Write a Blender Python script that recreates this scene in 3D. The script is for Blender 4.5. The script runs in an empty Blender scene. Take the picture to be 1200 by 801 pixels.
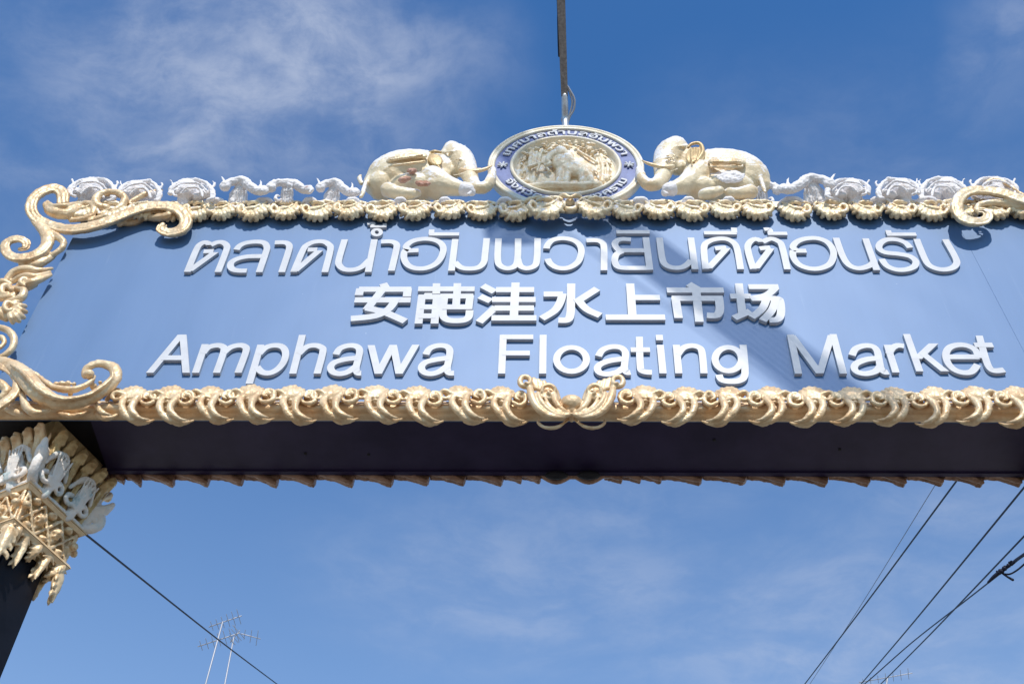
import bpy, bmesh, math, random
from mathutils import Vector, Matrix, noise
R = math.radians
SC = bpy.context.scene
COL = SC.collection
# ---------------------------------------------------------------- camera
F = 1376.0                                   # focal length in pixels of a 1200 px wide picture
_z = Vector((30, 1155, -F)).normalized()     # world up, seen from the camera
_x = Vector((1, -.00077, .02116)); _x = (_x - _z * _x.dot(_z)).normalized()
_y = _z.cross(_x)
ROT = Matrix((_x, _y, _z))                   # camera -> world
CAM = Vector((0, -4.784, 1.6))
cd = bpy.data.cameras.new('camera'); cam = bpy.data.objects.new('camera', cd); COL.objects.link(cam)
cd.sensor_width = 36; cd.lens = F / 1200 * 36; cd.clip_start = .05; cd.clip_end = 6000
cam.matrix_world = Matrix.Translation(CAM) @ ROT.to_4x4()
SC.camera = cam
# ---------------------------------------------------------------- light
SUN_EL, SUN_AZ = R(40.0), R(-5.0)             # sun stands behind the camera, to the front of the sign
SC.view_settings.view_transform = 'Standard'; SC.view_settings.look = 'None'
SC.view_settings.exposure = 0.30; SC.view_settings.gamma = 1
world = bpy.data.worlds.new('World'); SC.world = world; world.use_nodes = True
sd = bpy.data.lights.new('sun', 'SUN'); sd.energy = 3.1; sd.angle = R(.55); sd.color = (1, .945, .87)
sun = bpy.data.objects.new('sun', sd); COL.objects.link(sun)
sdir = Vector((math.sin(SUN_AZ) * math.cos(SUN_EL), math.cos(SUN_AZ) * math.cos(SUN_EL), -math.sin(SUN_EL)))
sun.rotation_euler = sdir.to_track_quat('-Z', 'Y').to_euler(); sun.location = (0, -20, 25)

def build_sky():
    nt = world.node_tree; N = nt.nodes; L = nt.links
    def sock(n, i, v):
        if isinstance(v, (int, float, tuple)): n.inputs[i].default_value = v
        else: L.new(v, n.inputs[i])
    def mth(op, a, b=None, c=None):
        n = N.new('ShaderNodeMath'); n.operation = op; sock(n, 0, a)
        if b is not None: sock(n, 1, b)
        if c is not None: sock(n, 2, c)
        return n.outputs[0]
    def mixc(f, a, b, bt='MIX'):
        n = N.new('ShaderNodeMixRGB'); n.blend_type = bt; sock(n, 0, f); sock(n, 1, a); sock(n, 2, b); return n.outputs[0]
    bg = N['Background']; bg.inputs['Strength'].default_value = .13
    sky = N.new('ShaderNodeTexSky'); sky.sky_type = 'NISHITA'; sky.sun_disc = False
    sky.sun_elevation = SUN_EL; sky.sun_rotation = R(180) + SUN_AZ
    sky.altitude = 0; sky.air_density = 1.2; sky.dust_density = .2; sky.ozone_density = 8
    tc = N.new('ShaderNodeTexCoord'); sep = N.new('ShaderNodeSeparateXYZ'); L.new(tc.outputs['Generated'], sep.inputs[0])
    z = mth('MAXIMUM', sep.outputs['Z'], .08)
    clear = mixc(1.0, sky.outputs[0], (.60, .97, 1.17, 1), 'MULTIPLY')
    veil = mth('MINIMUM', mth('MULTIPLY', mth('MAXIMUM', mth('SUBTRACT', mth('DIVIDE', 1.0, z), 1.13), 0.0), .27), .30)   # haze thickens with the air path
    base = mixc(veil, clear, (4.3, 5.1, 5.6, 1))
    # thin cirrus on a sheet high above: direction divided by its height
    cmb = N.new('ShaderNodeCombineXYZ'); L.new(mth('DIVIDE', sep.outputs['X'], z), cmb.inputs[0]); L.new(mth('DIVIDE', sep.outputs['Y'], z), cmb.inputs[1])
    Q = cmb.outputs[0]
    def mapped(v, sx, sy, rot, loc=(0, 0)):
        m = N.new('ShaderNodeMapping'); m.inputs['Scale'].default_value = (sx, sy, 1); m.inputs['Rotation'].default_value = (0, 0, R(rot))
        m.inputs['Location'].default_value = (loc[0], loc[1], 0); L.new(v, m.inputs[0]); return m.outputs[0]
    def noi(vec, sc, det, ro, dist=0):
        n = N.new('ShaderNodeTexNoise'); n.inputs['Scale'].default_value = sc; n.inputs['Detail'].default_value = det
        n.inputs['Roughness'].default_value = ro; n.inputs['Distortion'].default_value = dist; L.new(vec, n.inputs[0]); return n.outputs[0]
    def rng(o, a, b, c=0.0, d=1.0):
        r = N.new('ShaderNodeMapRange'); r.interpolation_type = 'SMOOTHSTEP'; sock(r, 1, a); sock(r, 2, b); sock(r, 3, c); sock(r, 4, d); L.new(o, r.inputs[0]); return r.outputs[0]
    wn = N.new('ShaderNodeTexNoise'); wn.inputs['Scale'].default_value = 3.2; wn.inputs['Detail'].default_value = 4; L.new(Q, wn.inputs[0])
    warp = N.new('ShaderNodeVectorMath'); warp.operation = 'MULTIPLY_ADD'; L.new(wn.outputs['Color'], warp.inputs[0]); warp.inputs[1].default_value = (.16, .16, 0); L.new(Q, warp.inputs[2])
    WQ = warp.outputs[0]
    def bank(px, py, rx, ry, rot, amt):            # one bank of cirrus, named by a direction in which it stands
        d = ROT @ Vector((px - 600, 400.5 - py, -F)); d = d / d.z
        v = N.new('ShaderNodeVectorMath'); v.operation = 'SUBTRACT'; L.new(WQ, v.inputs[0]); v.inputs[1].default_value = (d.x + .08, d.y + .08, 0)
        m = N.new('ShaderNodeMapping'); m.vector_type = 'TEXTURE'; m.inputs['Scale'].default_value = (rx, ry, 1); m.inputs['Rotation'].default_value = (0, 0, R(rot)); L.new(v.outputs[0], m.inputs[0])
        l = N.new('ShaderNodeVectorMath'); l.operation = 'LENGTH'; L.new(m.outputs[0], l.inputs[0])
        return rng(l.outputs['Value'], .15, 1.15, amt, 0.0)
    banks = [bank(290, 55, .27, .15, 10, 1.0), bank(190, 130, .20, .14, -20, .95), bank(380, 120, .20, .12, 25, .8), bank(500, 60, .13, .09, 20, .40), bank(1165, 70, .09, .15, 0, .42),
             bank(620, 690, .36, .24, 0, .42), bank(1000, 760, .46, .34, 10, .46), bank(1130, 590, .18, .12, 0, .36), bank(20, 250, .12, .16, 0, .4), bank(700, 590, .25, .10, 0, .32)]
    tot = banks[0]
    for b in banks[1:]: tot = mth('MAXIMUM', tot, b)
    far = rng(noi(mapped(Q, 1, 1, 0, (7.3, 2.2)), 1.1, 2, .5), .56, .80, 0, .30)      # faint cirrus elsewhere in the sky
    tot = mth('MAXIMUM', tot, far)
    streak = rng(noi(mapped(WQ, 1.0, 1.7, -32), 5.5, 9, .58, .25), .36, .66)
    puff = rng(noi(mapped(WQ, 1, 1, 0), 11.0, 9, .66, .1), .30, .66, .40, 1)
    a = mth('MULTIPLY', mth('MULTIPLY', tot, mth('MULTIPLY_ADD', streak, .62, .38)), puff)
    col = mixc(mth('MULTIPLY', a, .76), base, (3.7, 4.1, 5.0, 1)); L.new(col, bg.inputs['Color'])
build_sky()

# ---------------------------------------------------------------- picture <-> sign plane
def ray(px, py): return (ROT @ Vector((px - 600, 400.5 - py, -F))).normalized()
def W(px, py, s=0.0):
    """point seen at (px, py) that stands s metres in front of the sign's face"""
    d = ray(px, py); t = (-s - CAM.y) / d.y; return CAM + d * t
def AT(px, py, y): return W(px, py, -y)
def scale_at(p):                               # pixels per metre at world point p
    c = ROT.transposed() @ (p - CAM); return F / -c.z
# ---------------------------------------------------------------- materials
def mat(name, base, rough=.6, metal=0.0, spec=.5):
    m = bpy.data.materials.new(name); m.use_nodes = True; b = m.node_tree.nodes['Principled BSDF']
    b.inputs['Base Color'].default_value = (*base, 1); b.inputs['Roughness'].default_value = rough
    b.inputs['Metallic'].default_value = metal; b.inputs['Specular IOR Level'].default_value = spec
    return m
def noise_mat(name, cols, stops, scale, rough=.6, metal=0.0, spec=.5, bump=0.0, bscale=60, stretch=(1, 1, 1), det=6, rr=None):
    m = mat(name, cols[0], rough, metal, spec); nt = m.node_tree; N = nt.nodes; L = nt.links; b = N['Principled BSDF']
    tc = N.new('ShaderNodeNewGeometry'); mp = N.new('ShaderNodeMapping'); mp.inputs['Scale'].default_value = stretch
    L.new(tc.outputs['Position'], mp.inputs[0])
    n = N.new('ShaderNodeTexNoise'); n.inputs['Scale'].default_value = scale; n.inputs['Detail'].default_value = det; n.inputs['Roughness'].default_value = .62
    L.new(mp.outputs[0], n.inputs[0])
    cr = N.new('ShaderNodeValToRGB'); L.new(n.outputs[0], cr.inputs[0]); e = cr.color_ramp.elements
    e[0].position = stops[0]; e[0].color = (*cols[0], 1); e[1].position = stops[-1]; e[1].color = (*cols[-1], 1)
    for c, s in zip(cols[1:-1], stops[1:-1]): k = e.new(s); k.color = (*c, 1)
    L.new(cr.outputs[0], b.inputs['Base Color'])
    if rr:
        r = N.new('ShaderNodeMapRange'); r.inputs[1].default_value = .3; r.inputs[2].default_value = .7; r.inputs[3].default_value = rr[0]; r.inputs[4].default_value = rr[1]
        L.new(n.outputs[0], r.inputs[0]); L.new(r.outputs[0], b.inputs['Roughness'])
    if bump:
        n2 = N.new('ShaderNodeTexNoise'); n2.inputs['Scale'].default_value = bscale; n2.inputs['Detail'].default_value = 4; L.new(mp.outputs[0], n2.inputs[0])
        bp = N.new('ShaderNodeBump'); bp.inputs['Strength'].default_value = bump; bp.inputs['Distance'].default_value = .01
        L.new(n2.outputs[0], bp.inputs['Height']); L.new(bp.outputs[0], b.inputs['Normal'])
    return m
def gold_mat(name, gold, deep, white, wear, scale=9, metal=.22):
    """gilded plaster: uneven gold, deeper in random patches, the paint worn to white more on upward faces"""
    m = mat(name, gold, .42, metal, .5); nt = m.node_tree; N = nt.nodes; L = nt.links; b = N['Principled BSDF']
    g = N.new('ShaderNodeNewGeometry')
    n = N.new('ShaderNodeTexNoise'); n.inputs['Scale'].default_value = scale; n.inputs['Detail'].default_value = 7; n.inputs['Roughness'].default_value = .65; L.new(g.outputs['Position'], n.inputs[0])
    cr = N.new('ShaderNodeValToRGB'); L.new(n.outputs[0], cr.inputs[0]); e = cr.color_ramp.elements
    e[0].position = .3; e[0].color = (*deep, 1); e[1].position = .62; e[1].color = (*gold, 1)
    n2 = N.new('ShaderNodeTexNoise'); n2.inputs['Scale'].default_value = scale * 1.7; n2.inputs['Detail'].default_value = 8; n2.inputs['Roughness'].default_value = .7; L.new(g.outputs['Position'], n2.inputs[0])
    sp = N.new('ShaderNodeSeparateXYZ'); L.new(g.outputs['True Normal'], sp.inputs[0])
    a = N.new('ShaderNodeMath'); a.operation = 'MULTIPLY_ADD'; a.inputs[1].default_value = .30; L.new(sp.outputs['Z'], a.inputs[0]); L.new(n2.outputs[0], a.inputs[2])
    r = N.new('ShaderNodeMapRange'); r.inputs[1].default_value = wear; r.inputs[2].default_value = wear + .05; L.new(a.outputs[0], r.inputs[0])
    mx = N.new('ShaderNodeMixRGB'); mx.inputs[2].default_value = (*white, 1); L.new(r.outputs[0], mx.inputs[0]); L.new(cr.outputs[0], mx.inputs[1])
    L.new(mx.outputs[0], b.inputs['Base Color'])
    mm = N.new('ShaderNodeMath'); mm.operation = 'MULTIPLY_ADD'; mm.inputs[1].default_value = -metal; mm.inputs[2].default_value = metal; L.new(r.outputs[0], mm.inputs[0]); L.new(mm.outputs[0], b.inputs['Metallic'])
    n3 = N.new('ShaderNodeTexNoise'); n3.inputs['Scale'].default_value = 85; n3.inputs['Detail'].default_value = 4; L.new(g.outputs['Position'], n3.inputs[0])
    bp = N.new('ShaderNodeBump'); bp.inputs['Strength'].default_value = .30; bp.inputs['Distance'].default_value = .008
    L.new(n3.outputs[0], bp.inputs['Height']); L.new(bp.outputs[0], b.inputs['Normal'])
    return m
GOLD = gold_mat('gilded_plaster', (.84, .645, .395), (.65, .39, .18), (.82, .79, .78), .76)
GOLDW = gold_mat('worn_gilded_plaster', (.85, .705, .455), (.68, .45, .22), (.84, .82, .82), .58)
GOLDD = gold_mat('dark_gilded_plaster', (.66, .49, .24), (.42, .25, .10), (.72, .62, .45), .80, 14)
ELEPH = gold_mat('peeling_gilded_stucco', (.84, .72, .49), (.74, .54, .30), (.87, .83, .80), .485, 4, 0.0)
WHITE = noise_mat('weathered_white_plaster', [(.50, .36, .32), (.80, .76, .74), (.87, .82, .79)], [.27, .37, .7], 14, .75, 0, .3, .35, 70)
VERD = noise_mat('white_plaster_with_green_stain', [(.42, .52, .50), (.76, .72, .66), (.86, .76, .66)], [.36, .45, .56], 9, .7, 0, .3, .3, 60)
LETTER = noise_mat('white_painted_letter', [(.52, .52, .53), (.62, .62, .625)], [.3, .7], 9, .45, 0, .4)
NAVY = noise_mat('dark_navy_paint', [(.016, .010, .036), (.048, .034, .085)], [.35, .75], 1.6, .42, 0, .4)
SHAFT = noise_mat('black_gloss_paint', [(.004, .004, .007), (.010, .010, .015)], [.3, .7], 5, .5, 0, .25)
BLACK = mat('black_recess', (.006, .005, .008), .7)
BLUE = noise_mat('royal_blue_panel_paint', [(.072, .158, .312), (.088, .180, .345)], [.3, .7], 1.3, .53, .12, .72, 0, 60, (2.6, 1, .22), 8)
def weather_panel():
    """fine pale dust specks and a slight waviness of the sheet"""
    nt = BLUE.node_tree; N = nt.nodes; L = nt.links; b = N['Principled BSDF']; src = b.inputs['Base Color'].links[0].from_socket
    g = N.new('ShaderNodeNewGeometry'); n = N.new('ShaderNodeTexNoise'); n.inputs['Scale'].default_value = 38; n.inputs['Detail'].default_value = 2; L.new(g.outputs['Position'], n.inputs[0])
    r = N.new('ShaderNodeMapRange'); r.inputs[1].default_value = .755; r.inputs[2].default_value = .79; r.inputs[4].default_value = .5; L.new(n.outputs[0], r.inputs[0])
    m = N.new('ShaderNodeMixRGB'); m.inputs[2].default_value = (.5, .55, .62, 1); L.new(r.outputs[0], m.inputs[0]); L.new(src, m.inputs[1])
    mp = N.new('ShaderNodeMapping'); mp.inputs['Scale'].default_value = (14, 1, .8); L.new(g.outputs['Position'], mp.inputs[0])
    n3 = N.new('ShaderNodeTexNoise'); n3.inputs['Scale'].default_value = 1.0; n3.inputs['Detail'].default_value = 8; n3.inputs['Roughness'].default_value = .7; L.new(mp.outputs[0], n3.inputs[0])
    r3 = N.new('ShaderNodeMapRange'); r3.inputs[1].default_value = .60; r3.inputs[2].default_value = .80; r3.inputs[4].default_value = .16; L.new(n3.outputs[0], r3.inputs[0])
    m3 = N.new('ShaderNodeMixRGB'); m3.inputs[2].default_value = (.42, .50, .60, 1); L.new(r3.outputs[0], m3.inputs[0]); L.new(m.outputs[0], m3.inputs[1]); L.new(m3.outputs[0], b.inputs['Base Color'])
    n2 = N.new('ShaderNodeTexNoise'); n2.inputs['Scale'].default_value = 1.7; n2.inputs['Detail'].default_value = 1; L.new(g.outputs['Position'], n2.inputs[0])
    bp = N.new('ShaderNodeBump'); bp.inputs['Strength'].default_value = .25; bp.inputs['Distance'].default_value = .03; L.new(n2.outputs[0], bp.inputs['Height']); L.new(bp.outputs[0], b.inputs['Normal'])
weather_panel()
SEALB = noise_mat('seal_blue_enamel', [(.045, .075, .24), (.10, .15, .36)], [.35, .65], 12, .5)
PIPE = noise_mat('galvanised_pipe', [(.45, .45, .46), (.62, .62, .62)], [.3, .7], 30, .45, .6)
ARM = noise_mat('shaded_brown_steel', [(.12, .10, .09), (.22, .19, .17)], [.35, .65], 40, .7, .2)  # brown steel; the dark of its underside view is put into the colour
CABLE = mat('black_cable_sheath', (.010, .012, .028), .6, 0, .3)
CABLEB = mat('grey_cable_sheath', (.16, .17, .22), .5)
TERRA = noise_mat('bare_terracotta', [(.42, .20, .12), (.56, .34, .26)], [.35, .65], 20, .8)
PINK = noise_mat('pinkish_render', [(.50, .36, .34), (.62, .48, .45)], [.35, .65], 20, .8)
ALU = mat('weathered_aluminium', (.40, .40, .42), .5, .4)
ASPH = noise_mat('asphalt', [(.042, .042, .044), (.065, .064, .062)], [.35, .65], 8, .9, 0, .3, .4, 120)
CONC = noise_mat('pavement_concrete', [(.33, .285, .22), (.44, .385, .31)], [.35, .65], 3, .85, 0, .3, .3, 80)
WALLM = noise_mat('pale_rendered_wall', [(.42, .40, .36), (.52, .50, .46)], [.35, .65], 1.5, .85)
GLASS = mat('dark_window_glass', (.03, .04, .05), .08)
# ---------------------------------------------------------------- objects
def link(name, mesh, parent=None, m=None):
    o = bpy.data.objects.new(name, mesh); COL.objects.link(o)
    if m is not None and mesh is not None and not mesh.materials: mesh.materials.append(m)
    if parent is not None: o.parent = parent
    return o
def tag(o, label=None, cat=None, group=None, kind=None):
    if label: o['label'] = label
    if cat: o['category'] = cat
    if group: o['group'] = group
    if kind: o['kind'] = kind
    return o
def thing(name, label, cat, loc=(0, 0, 0), group=None):
    o = link(name, None); o.location = loc; o.empty_display_size = .1; return tag(o, label, cat, group)
def dup(o, parent=None):
    c = o.copy(); COL.objects.link(c); c.parent = parent
    for ch in o.children: dup(ch, c)
    return c
def from_bm(name, bm, m, parent=None, smooth=True, org=None):
    bmesh.ops.recalc_face_normals(bm, faces=bm.faces)
    me = bpy.data.meshes.new(name)
    if org is not None: bmesh.ops.translate(bm, verts=bm.verts, vec=-Vector(org))
    bm.to_mesh(me); bm.free()
    if smooth: me.polygons.foreach_set('use_smooth', [True] * len(me.polygons))
    return link(name, me, parent, m)
def box(bm, x0, x1, y0, y1, z0, z1):
    r = bmesh.ops.create_cube(bm, size=1); bmesh.ops.scale(bm, verts=r['verts'], vec=(x1 - x0, y1 - y0, z1 - z0))
    bmesh.ops.translate(bm, verts=r['verts'], vec=((x0 + x1) / 2, (y0 + y1) / 2, (z0 + z1) / 2)); return r['verts']
def catmull(P, n=5):
    out = []
    for i in range(len(P) - 1):
        a, b, c, d = P[max(i - 1, 0)], P[i], P[i + 1], P[min(i + 2, len(P) - 1)]
        for k in range(n):
            t = k / n
            out.append(.5 * ((2 * b) + (c - a) * t + (2 * a - 5 * b + 4 * c - d) * t * t + (3 * b - a - 3 * c + d) * t ** 3))
    out.append(P[-1]); return out
def tube(bm, P, rad, flat=1.0, n=10, sub=5, cap=True, side=0.0):
    """swept round bar; rad one number or one per control point; flat squeezes it towards the wall"""
    if not isinstance(rad, (list, tuple)): rad = [rad] * len(P)
    Q = [Vector((*p, r)) for p, r in zip(P, rad)]
    Q = catmull(Q, sub) if len(P) > 2 else Q
    pts = [Vector(q[:3]) for q in Q]; rs = [max(q[3], .0008) for q in Q]
    T = [(pts[min(i + 1, len(pts) - 1)] - pts[max(i - 1, 0)]).normalized() for i in range(len(pts))]
    if cap:
        p0, p1 = pts[0], pts[-1]
        pts = [p0 - T[0] * rs[0] * .8, p0 - T[0] * rs[0] * .45] + pts + [p1 + T[-1] * rs[-1] * .45, p1 + T[-1] * rs[-1] * .8]
        rs = [rs[0] * .35, rs[0] * .8] + rs + [rs[-1] * .8, rs[-1] * .35]; T = [T[0]] * 2 + T + [T[-1]] * 2
    rings = []
    for p, r, t in zip(pts, rs, T):
        nrm = Vector((0, 1, 0)); sd_ = t.cross(nrm)
        if sd_.length < .15: sd_ = Vector((1, 0, 0))
        sd_.normalize(); nn = sd_.cross(t).normalized(); c = p + sd_ * side
        rings.append([bm.verts.new(c + sd_ * (r * math.cos(a)) + nn * (r * flat * math.sin(a))) for a in [2 * math.pi * k / n for k in range(n)]])
    for a, b in zip(rings, rings[1:]):
        for k in range(n): bm.faces.new((a[k], a[(k + 1) % n], b[(k + 1) % n], b[k]))
    bm.faces.new(rings[0][::-1]); bm.faces.new(rings[-1])
def ell(bm, c, r, rot=(0, 0, 0), sub=2):
    if not isinstance(r, (list, tuple)): r = (r, r, r)
    q = bmesh.ops.create_icosphere(bm, subdivisions=sub, radius=1)
    from mathutils import Euler
    M = Matrix.Translation(c) @ Euler([R(a) for a in rot]).to_matrix().to_4x4() @ Matrix.Diagonal((*r, 1))
    bmesh.ops.transform(bm, matrix=M, verts=q['verts'])
def sculpt(name, bm, m, parent=None, voxel=.006, smooth=3, org=(0, 0, 0), rough=0.0, seed=0.0):
    """fuses overlapping shapes into one continuous skin"""
    me = bpy.data.meshes.new(name); bmesh.ops.recalc_face_normals(bm, faces=bm.faces)
    bmesh.ops.translate(bm, verts=bm.verts, vec=-Vector(org)); bm.to_mesh(me); bm.free()
    t = bpy.data.objects.new('tmp', me); COL.objects.link(t)
    md = t.modifiers.new('r', 'REMESH'); md.mode = 'VOXEL'; md.voxel_size = voxel
    if smooth: s = t.modifiers.new('s', 'SMOOTH'); s.factor = .5; s.iterations = smooth
    dg = bpy.context.evaluated_depsgraph_get(); out = bpy.data.meshes.new_from_object(t.evaluated_get(dg))
    bpy.data.objects.remove(t); bpy.data.meshes.remove(me); out.name = name
    if rough:
        nn = [(v.normal.copy(), v.co.copy()) for v in out.vertices]
        fl = []
        for a, c in nn: q = c + Vector((seed, 0, 0)); fl.extend(c + a * (rough * (noise.noise(q * 26) + .55 * noise.noise(q * 70))))
        out.vertices.foreach_set('co', fl)
    out.polygons.foreach_set('use_smooth', [True] * len(out.polygons)); out.materials.clear()
    return link(name, out, parent, m)
class Pen:
    """draws on the sign in coordinates of one enlarged piece of the survey drawing"""
    def __init__(s, ox, oy, k, base=0.0): s.ox, s.oy, s.k, s.base, s.j = ox, oy, k, base, 0
    def p(s, x, y, d=0.0):
        if s.j: x += random.uniform(-s.j, s.j); y += random.uniform(-s.j, s.j) * .6
        return W(s.ox + x / s.k, s.oy + y / s.k, s.base + d)
    def m(s, r, x, y): return r / s.k / scale_at(s.p(x, y))
    def t(s, bm, pts, rad, d=None, flat=1.0, **k):
        """pts: (x, y) or (x, y, depth); rad in drawing units"""
        rl = rad if isinstance(rad, (list, tuple)) else [rad] * len(pts)
        rm = [s.m(r, q[0], q[1]) for r, q in zip(rl, pts)]
        P = [s.p(q[0], q[1], (q[2] if len(q) > 2 else (d if d is not None else rm[i] * flat))) for i, q in enumerate(pts)]
        tube(bm, P, rm, flat, **k)
    def e(s, bm, x, y, r, d=None, rot=(0, 0, 0), ry=None, rz=None):
        rx = s.m(r, x, y); rz = s.m(rz, x, y) if rz else rx; ry = ry if ry else min(rx, rz)
        ell(bm, s.p(x, y, d if d is not None else ry * .6), (rx, ry, rz), rot)

# ---------------------------------------------------------------- ground and street
def sheet(name, x0, x1, y0, y1, z, m, label=None):
    bm = bmesh.new(); vs = [bm.verts.new(p) for p in ((x0, y0, z), (x1, y0, z), (x1, y1, z), (x0, y1, z))]; bm.faces.new(vs)
    return tag(from_bm(name, bm, m, smooth=False), kind='structure')
sheet('ground', -3000, 3000, -3000, 3000, 0, CONC)
sheet('road', -3.05, 3.65, -300, 300, .004, ASPH)
for sx0, sx1 in ((-7.0, -3.05), (3.65, 7.6)):
    bm = bmesh.new(); box(bm, sx0, sx1, -60, 60, .0, .13); tag(from_bm('pavement', bm, CONC, smooth=False), kind='structure')
# ---------------------------------------------------------------- sign board
ZB = W(640, 490).z                # lower edge of the face
ZT = W(640, 243).z + .04          # upper edge, hidden by the leaf border
XL = W(42, 360).x; XC = W(663, 400).x; XR = 2 * XC - XL
DEP = AT(640, 553, 0).y; DEP = CAM.y + (ZB - CAM.z) / math.tan(R(50) - math.atan((553 - 400.5) / F))
board = thing('sign_board', 'long blue welcome board lettered in Thai, Chinese and English over a dark navy underside', 'sign', (XC, 0, ZB))
B = Vector((XC, 0, ZB))
xs_top = W(1127, 272).x; xs_bot = W(1200, 412).x; zs_t = W(1127, 272).z; zs_b = W(1200, 412).z
def seamx(z): return xs_bot + (xs_top - xs_bot) * (z - zs_b) / (zs_t - zs_b)
def slab(name, q, y0, y1, m):
    bm = bmesh.new(); a = [bm.verts.new((x, y0, z)) for x, z in q]; b = [bm.verts.new((x, y1, z)) for x, z in q]
    bm.faces.new(a); bm.faces.new(b[::-1])
    for i in range(4): bm.faces.new((a[i], b[i], b[(i + 1) % 4], a[(i + 1) % 4]))
    bmesh.ops.bevel(bm, geom=bm.edges[:], offset=.0008, segments=1, affect='EDGES')
    return from_bm(name, bm, m, board, False, B)
slab('face_panel', [(XL, ZB), (seamx(ZB) - .0003, ZB), (seamx(ZT) - .0003, ZT), (XL, ZT)], 0, .03, BLUE)
slab('face_panel', [(seamx(ZB) + .0003, ZB), (XR, ZB), (XR, ZT), (seamx(ZT) + .0003, ZT)], 0, .03, BLUE)
XU = AT(103, 490, 0).x
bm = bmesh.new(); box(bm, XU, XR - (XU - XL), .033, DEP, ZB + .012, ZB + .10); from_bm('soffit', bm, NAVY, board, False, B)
bm = bmesh.new(); box(bm, XL, XR, .034, DEP - .01, ZB + .10, ZT); box(bm, XL + .0, XU - .02, .036, DEP - .02, ZB + .06, ZB + .11); from_bm('core', bm, BLACK, board, False, B)  # black box in the end recess; deep shade put into its colour
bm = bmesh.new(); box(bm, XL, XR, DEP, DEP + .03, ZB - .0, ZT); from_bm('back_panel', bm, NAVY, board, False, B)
# small fixings and a junction box lip under the beam
for px, py in ((358, 531), (984, 526), (837, 515), (432, 532)):
    bm = bmesh.new(); d = ray(px, py); p = CAM + d * ((ZB + .012 - CAM.z) / d.z)
    bmesh.ops.create_cone(bm, segments=10, radius1=.009, radius2=.011, depth=.012, cap_ends=True, matrix=Matrix.Translation(p)); from_bm('screw_head', bm, BLACK, board, True, B)
# ---------------------------------------------------------------- letters
LS = .024                                     # letters stand this far proud of the face
def stroke(bm, P, w, k, cut=(None, None), sub=4, smooth=True, closed=False):
    """one flat bar of constant width following P on the letter face, extruded back to the panel"""
    Q = [Vector((p.x, p.z)) for p in P]
    if smooth and len(Q) > 2: Q = [Vector(q[:2]) for q in catmull([Vector((q.x, q.y, 0)) for q in Q], sub)]
    if closed: Q = Q[:-1]
    if not closed:                               # ends of neighbouring bars never share a plane
        Q[0] = Q[0] - (Q[1] - Q[0]).normalized() * (.0006 * k); Q[-1] = Q[-1] + (Q[-1] - Q[-2]).normalized() * (.0006 * k + .0003)
    n = len(Q); Lp, Rp = [], []
    for i in range(n):
        if closed: a, b = Q[i - 1], Q[(i + 1) % n]
        else: a, b = Q[max(i - 1, 0)], Q[min(i + 1, n - 1)]
        t = (b - a).normalized(); nr = Vector((-t.y, t.x)); h = w / 2
        e = 0 if i == 0 else (1 if i == n - 1 else None)
        if e is not None and cut[e] == 'h' and not closed:
            sg = 1 if nr.x > 0 else -1; hw = h / max(abs(t.y), .35); nr = Vector((sg, 0)); h = hw
        Lp.append(Q[i] + nr * h); Rp.append(Q[i] - nr * h)
    yf = -(LS + .0007 * k); yb = -.0005 - .0002 * k
    V = [[bm.verts.new((q.x, y, q.y)) for q in S] for S, y in ((Lp, yf), (Rp, yf), (Rp, yb), (Lp, yb))]
    rng_ = range(n) if closed else range(n - 1)
    for i in rng_:
        j = (i + 1) % n
        for a in range(4):
            b = (a + 1) % 4; bm.faces.new((V[a][i], V[b][i], V[b][j], V[a][j]))
    if not closed:
        bm.faces.new([V[a][0] for a in range(4)][::-1]); bm.faces.new([V[a][-1] for a in range(4)])
def letter(strokes, pen, w):
    bm = bmesh.new()
    for k, st in enumerate(strokes):
        opt = st[0] if isinstance(st[0], str) else ''; pts = st[1:] if opt else st
        if 'o' in opt:
            cx, cy, rx, ry = pts[0]; pts = [(cx + rx * math.cos(2 * math.pi * i / 28), cy + ry * math.sin(2 * math.pi * i / 28)) for i in range(29)]
            stroke(bm, [pen.p(x, y, LS) for x, y in pts], w * (.62 if 's' in opt else 1), k, smooth=False, closed=True); continue
        c = ('h' if 'H' in opt or '<' in opt else None, 'h' if 'H' in opt or '>' in opt else None)
        stroke(bm, [pen.p(x, y, LS) for x, y in pts], w * (.62 if 's' in opt else 1), k, c, smooth='l' not in opt)
    return from_bm('letter', bm, LETTER, board, False, B)
A_ = Pen(200, 250, 5); B_ = Pen(420, 250, 5); C_ = Pen(640, 250, 5); D_ = Pen(860, 250, 4.2857)
WT = .046
letter([('l', (193, 222), (250, 220)), ('H', (258, 228), (108, 336)), ('H', (97, 342), (152, 210), (178, 178), (207, 170), (238, 186)), ('>', (236, 186), (270, 171), (303, 170), (328, 188), (325, 220), (277, 343))], A_, WT)
letter([('>', (385, 212), (405, 188), (445, 171), (505, 165), (548, 172), (564, 198), (555, 235), (518, 343)), ((536, 250), (455, 252), (395, 264), (358, 284), (350, 308), (366, 328), (400, 335), (445, 335))], A_, WT)
letter([('>', (610, 170), (665, 169), (692, 182), (692, 215), (650, 343))], A_, WT)
letter([('H', (720, 342), (776, 212), (803, 182), (842, 166), (892, 164), (925, 180), (936, 210), (903, 343)), ('l', (803, 213), (858, 211)), ('H', (870, 218), (728, 338))], A_, WT)
letter([('<', (1020, 152), (985, 270), (990, 305), (1020, 327), (1070, 329), (1120, 312), (1165, 270)), ('H', (1194, 152), (1157, 342))], A_, WT)
letter([('os', (108, 110, 24, 17))], B_, WT)
letter([('s', (52, 60), (88, 57), (82, 73)), ('sl', (70, 76), (164, 74)), ('sl', (154, 60), (154, 74))], B_, WT)
letter([('>', (133, 165), (190, 164), (222, 178), (222, 212), (193, 335))], B_, WT)
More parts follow.
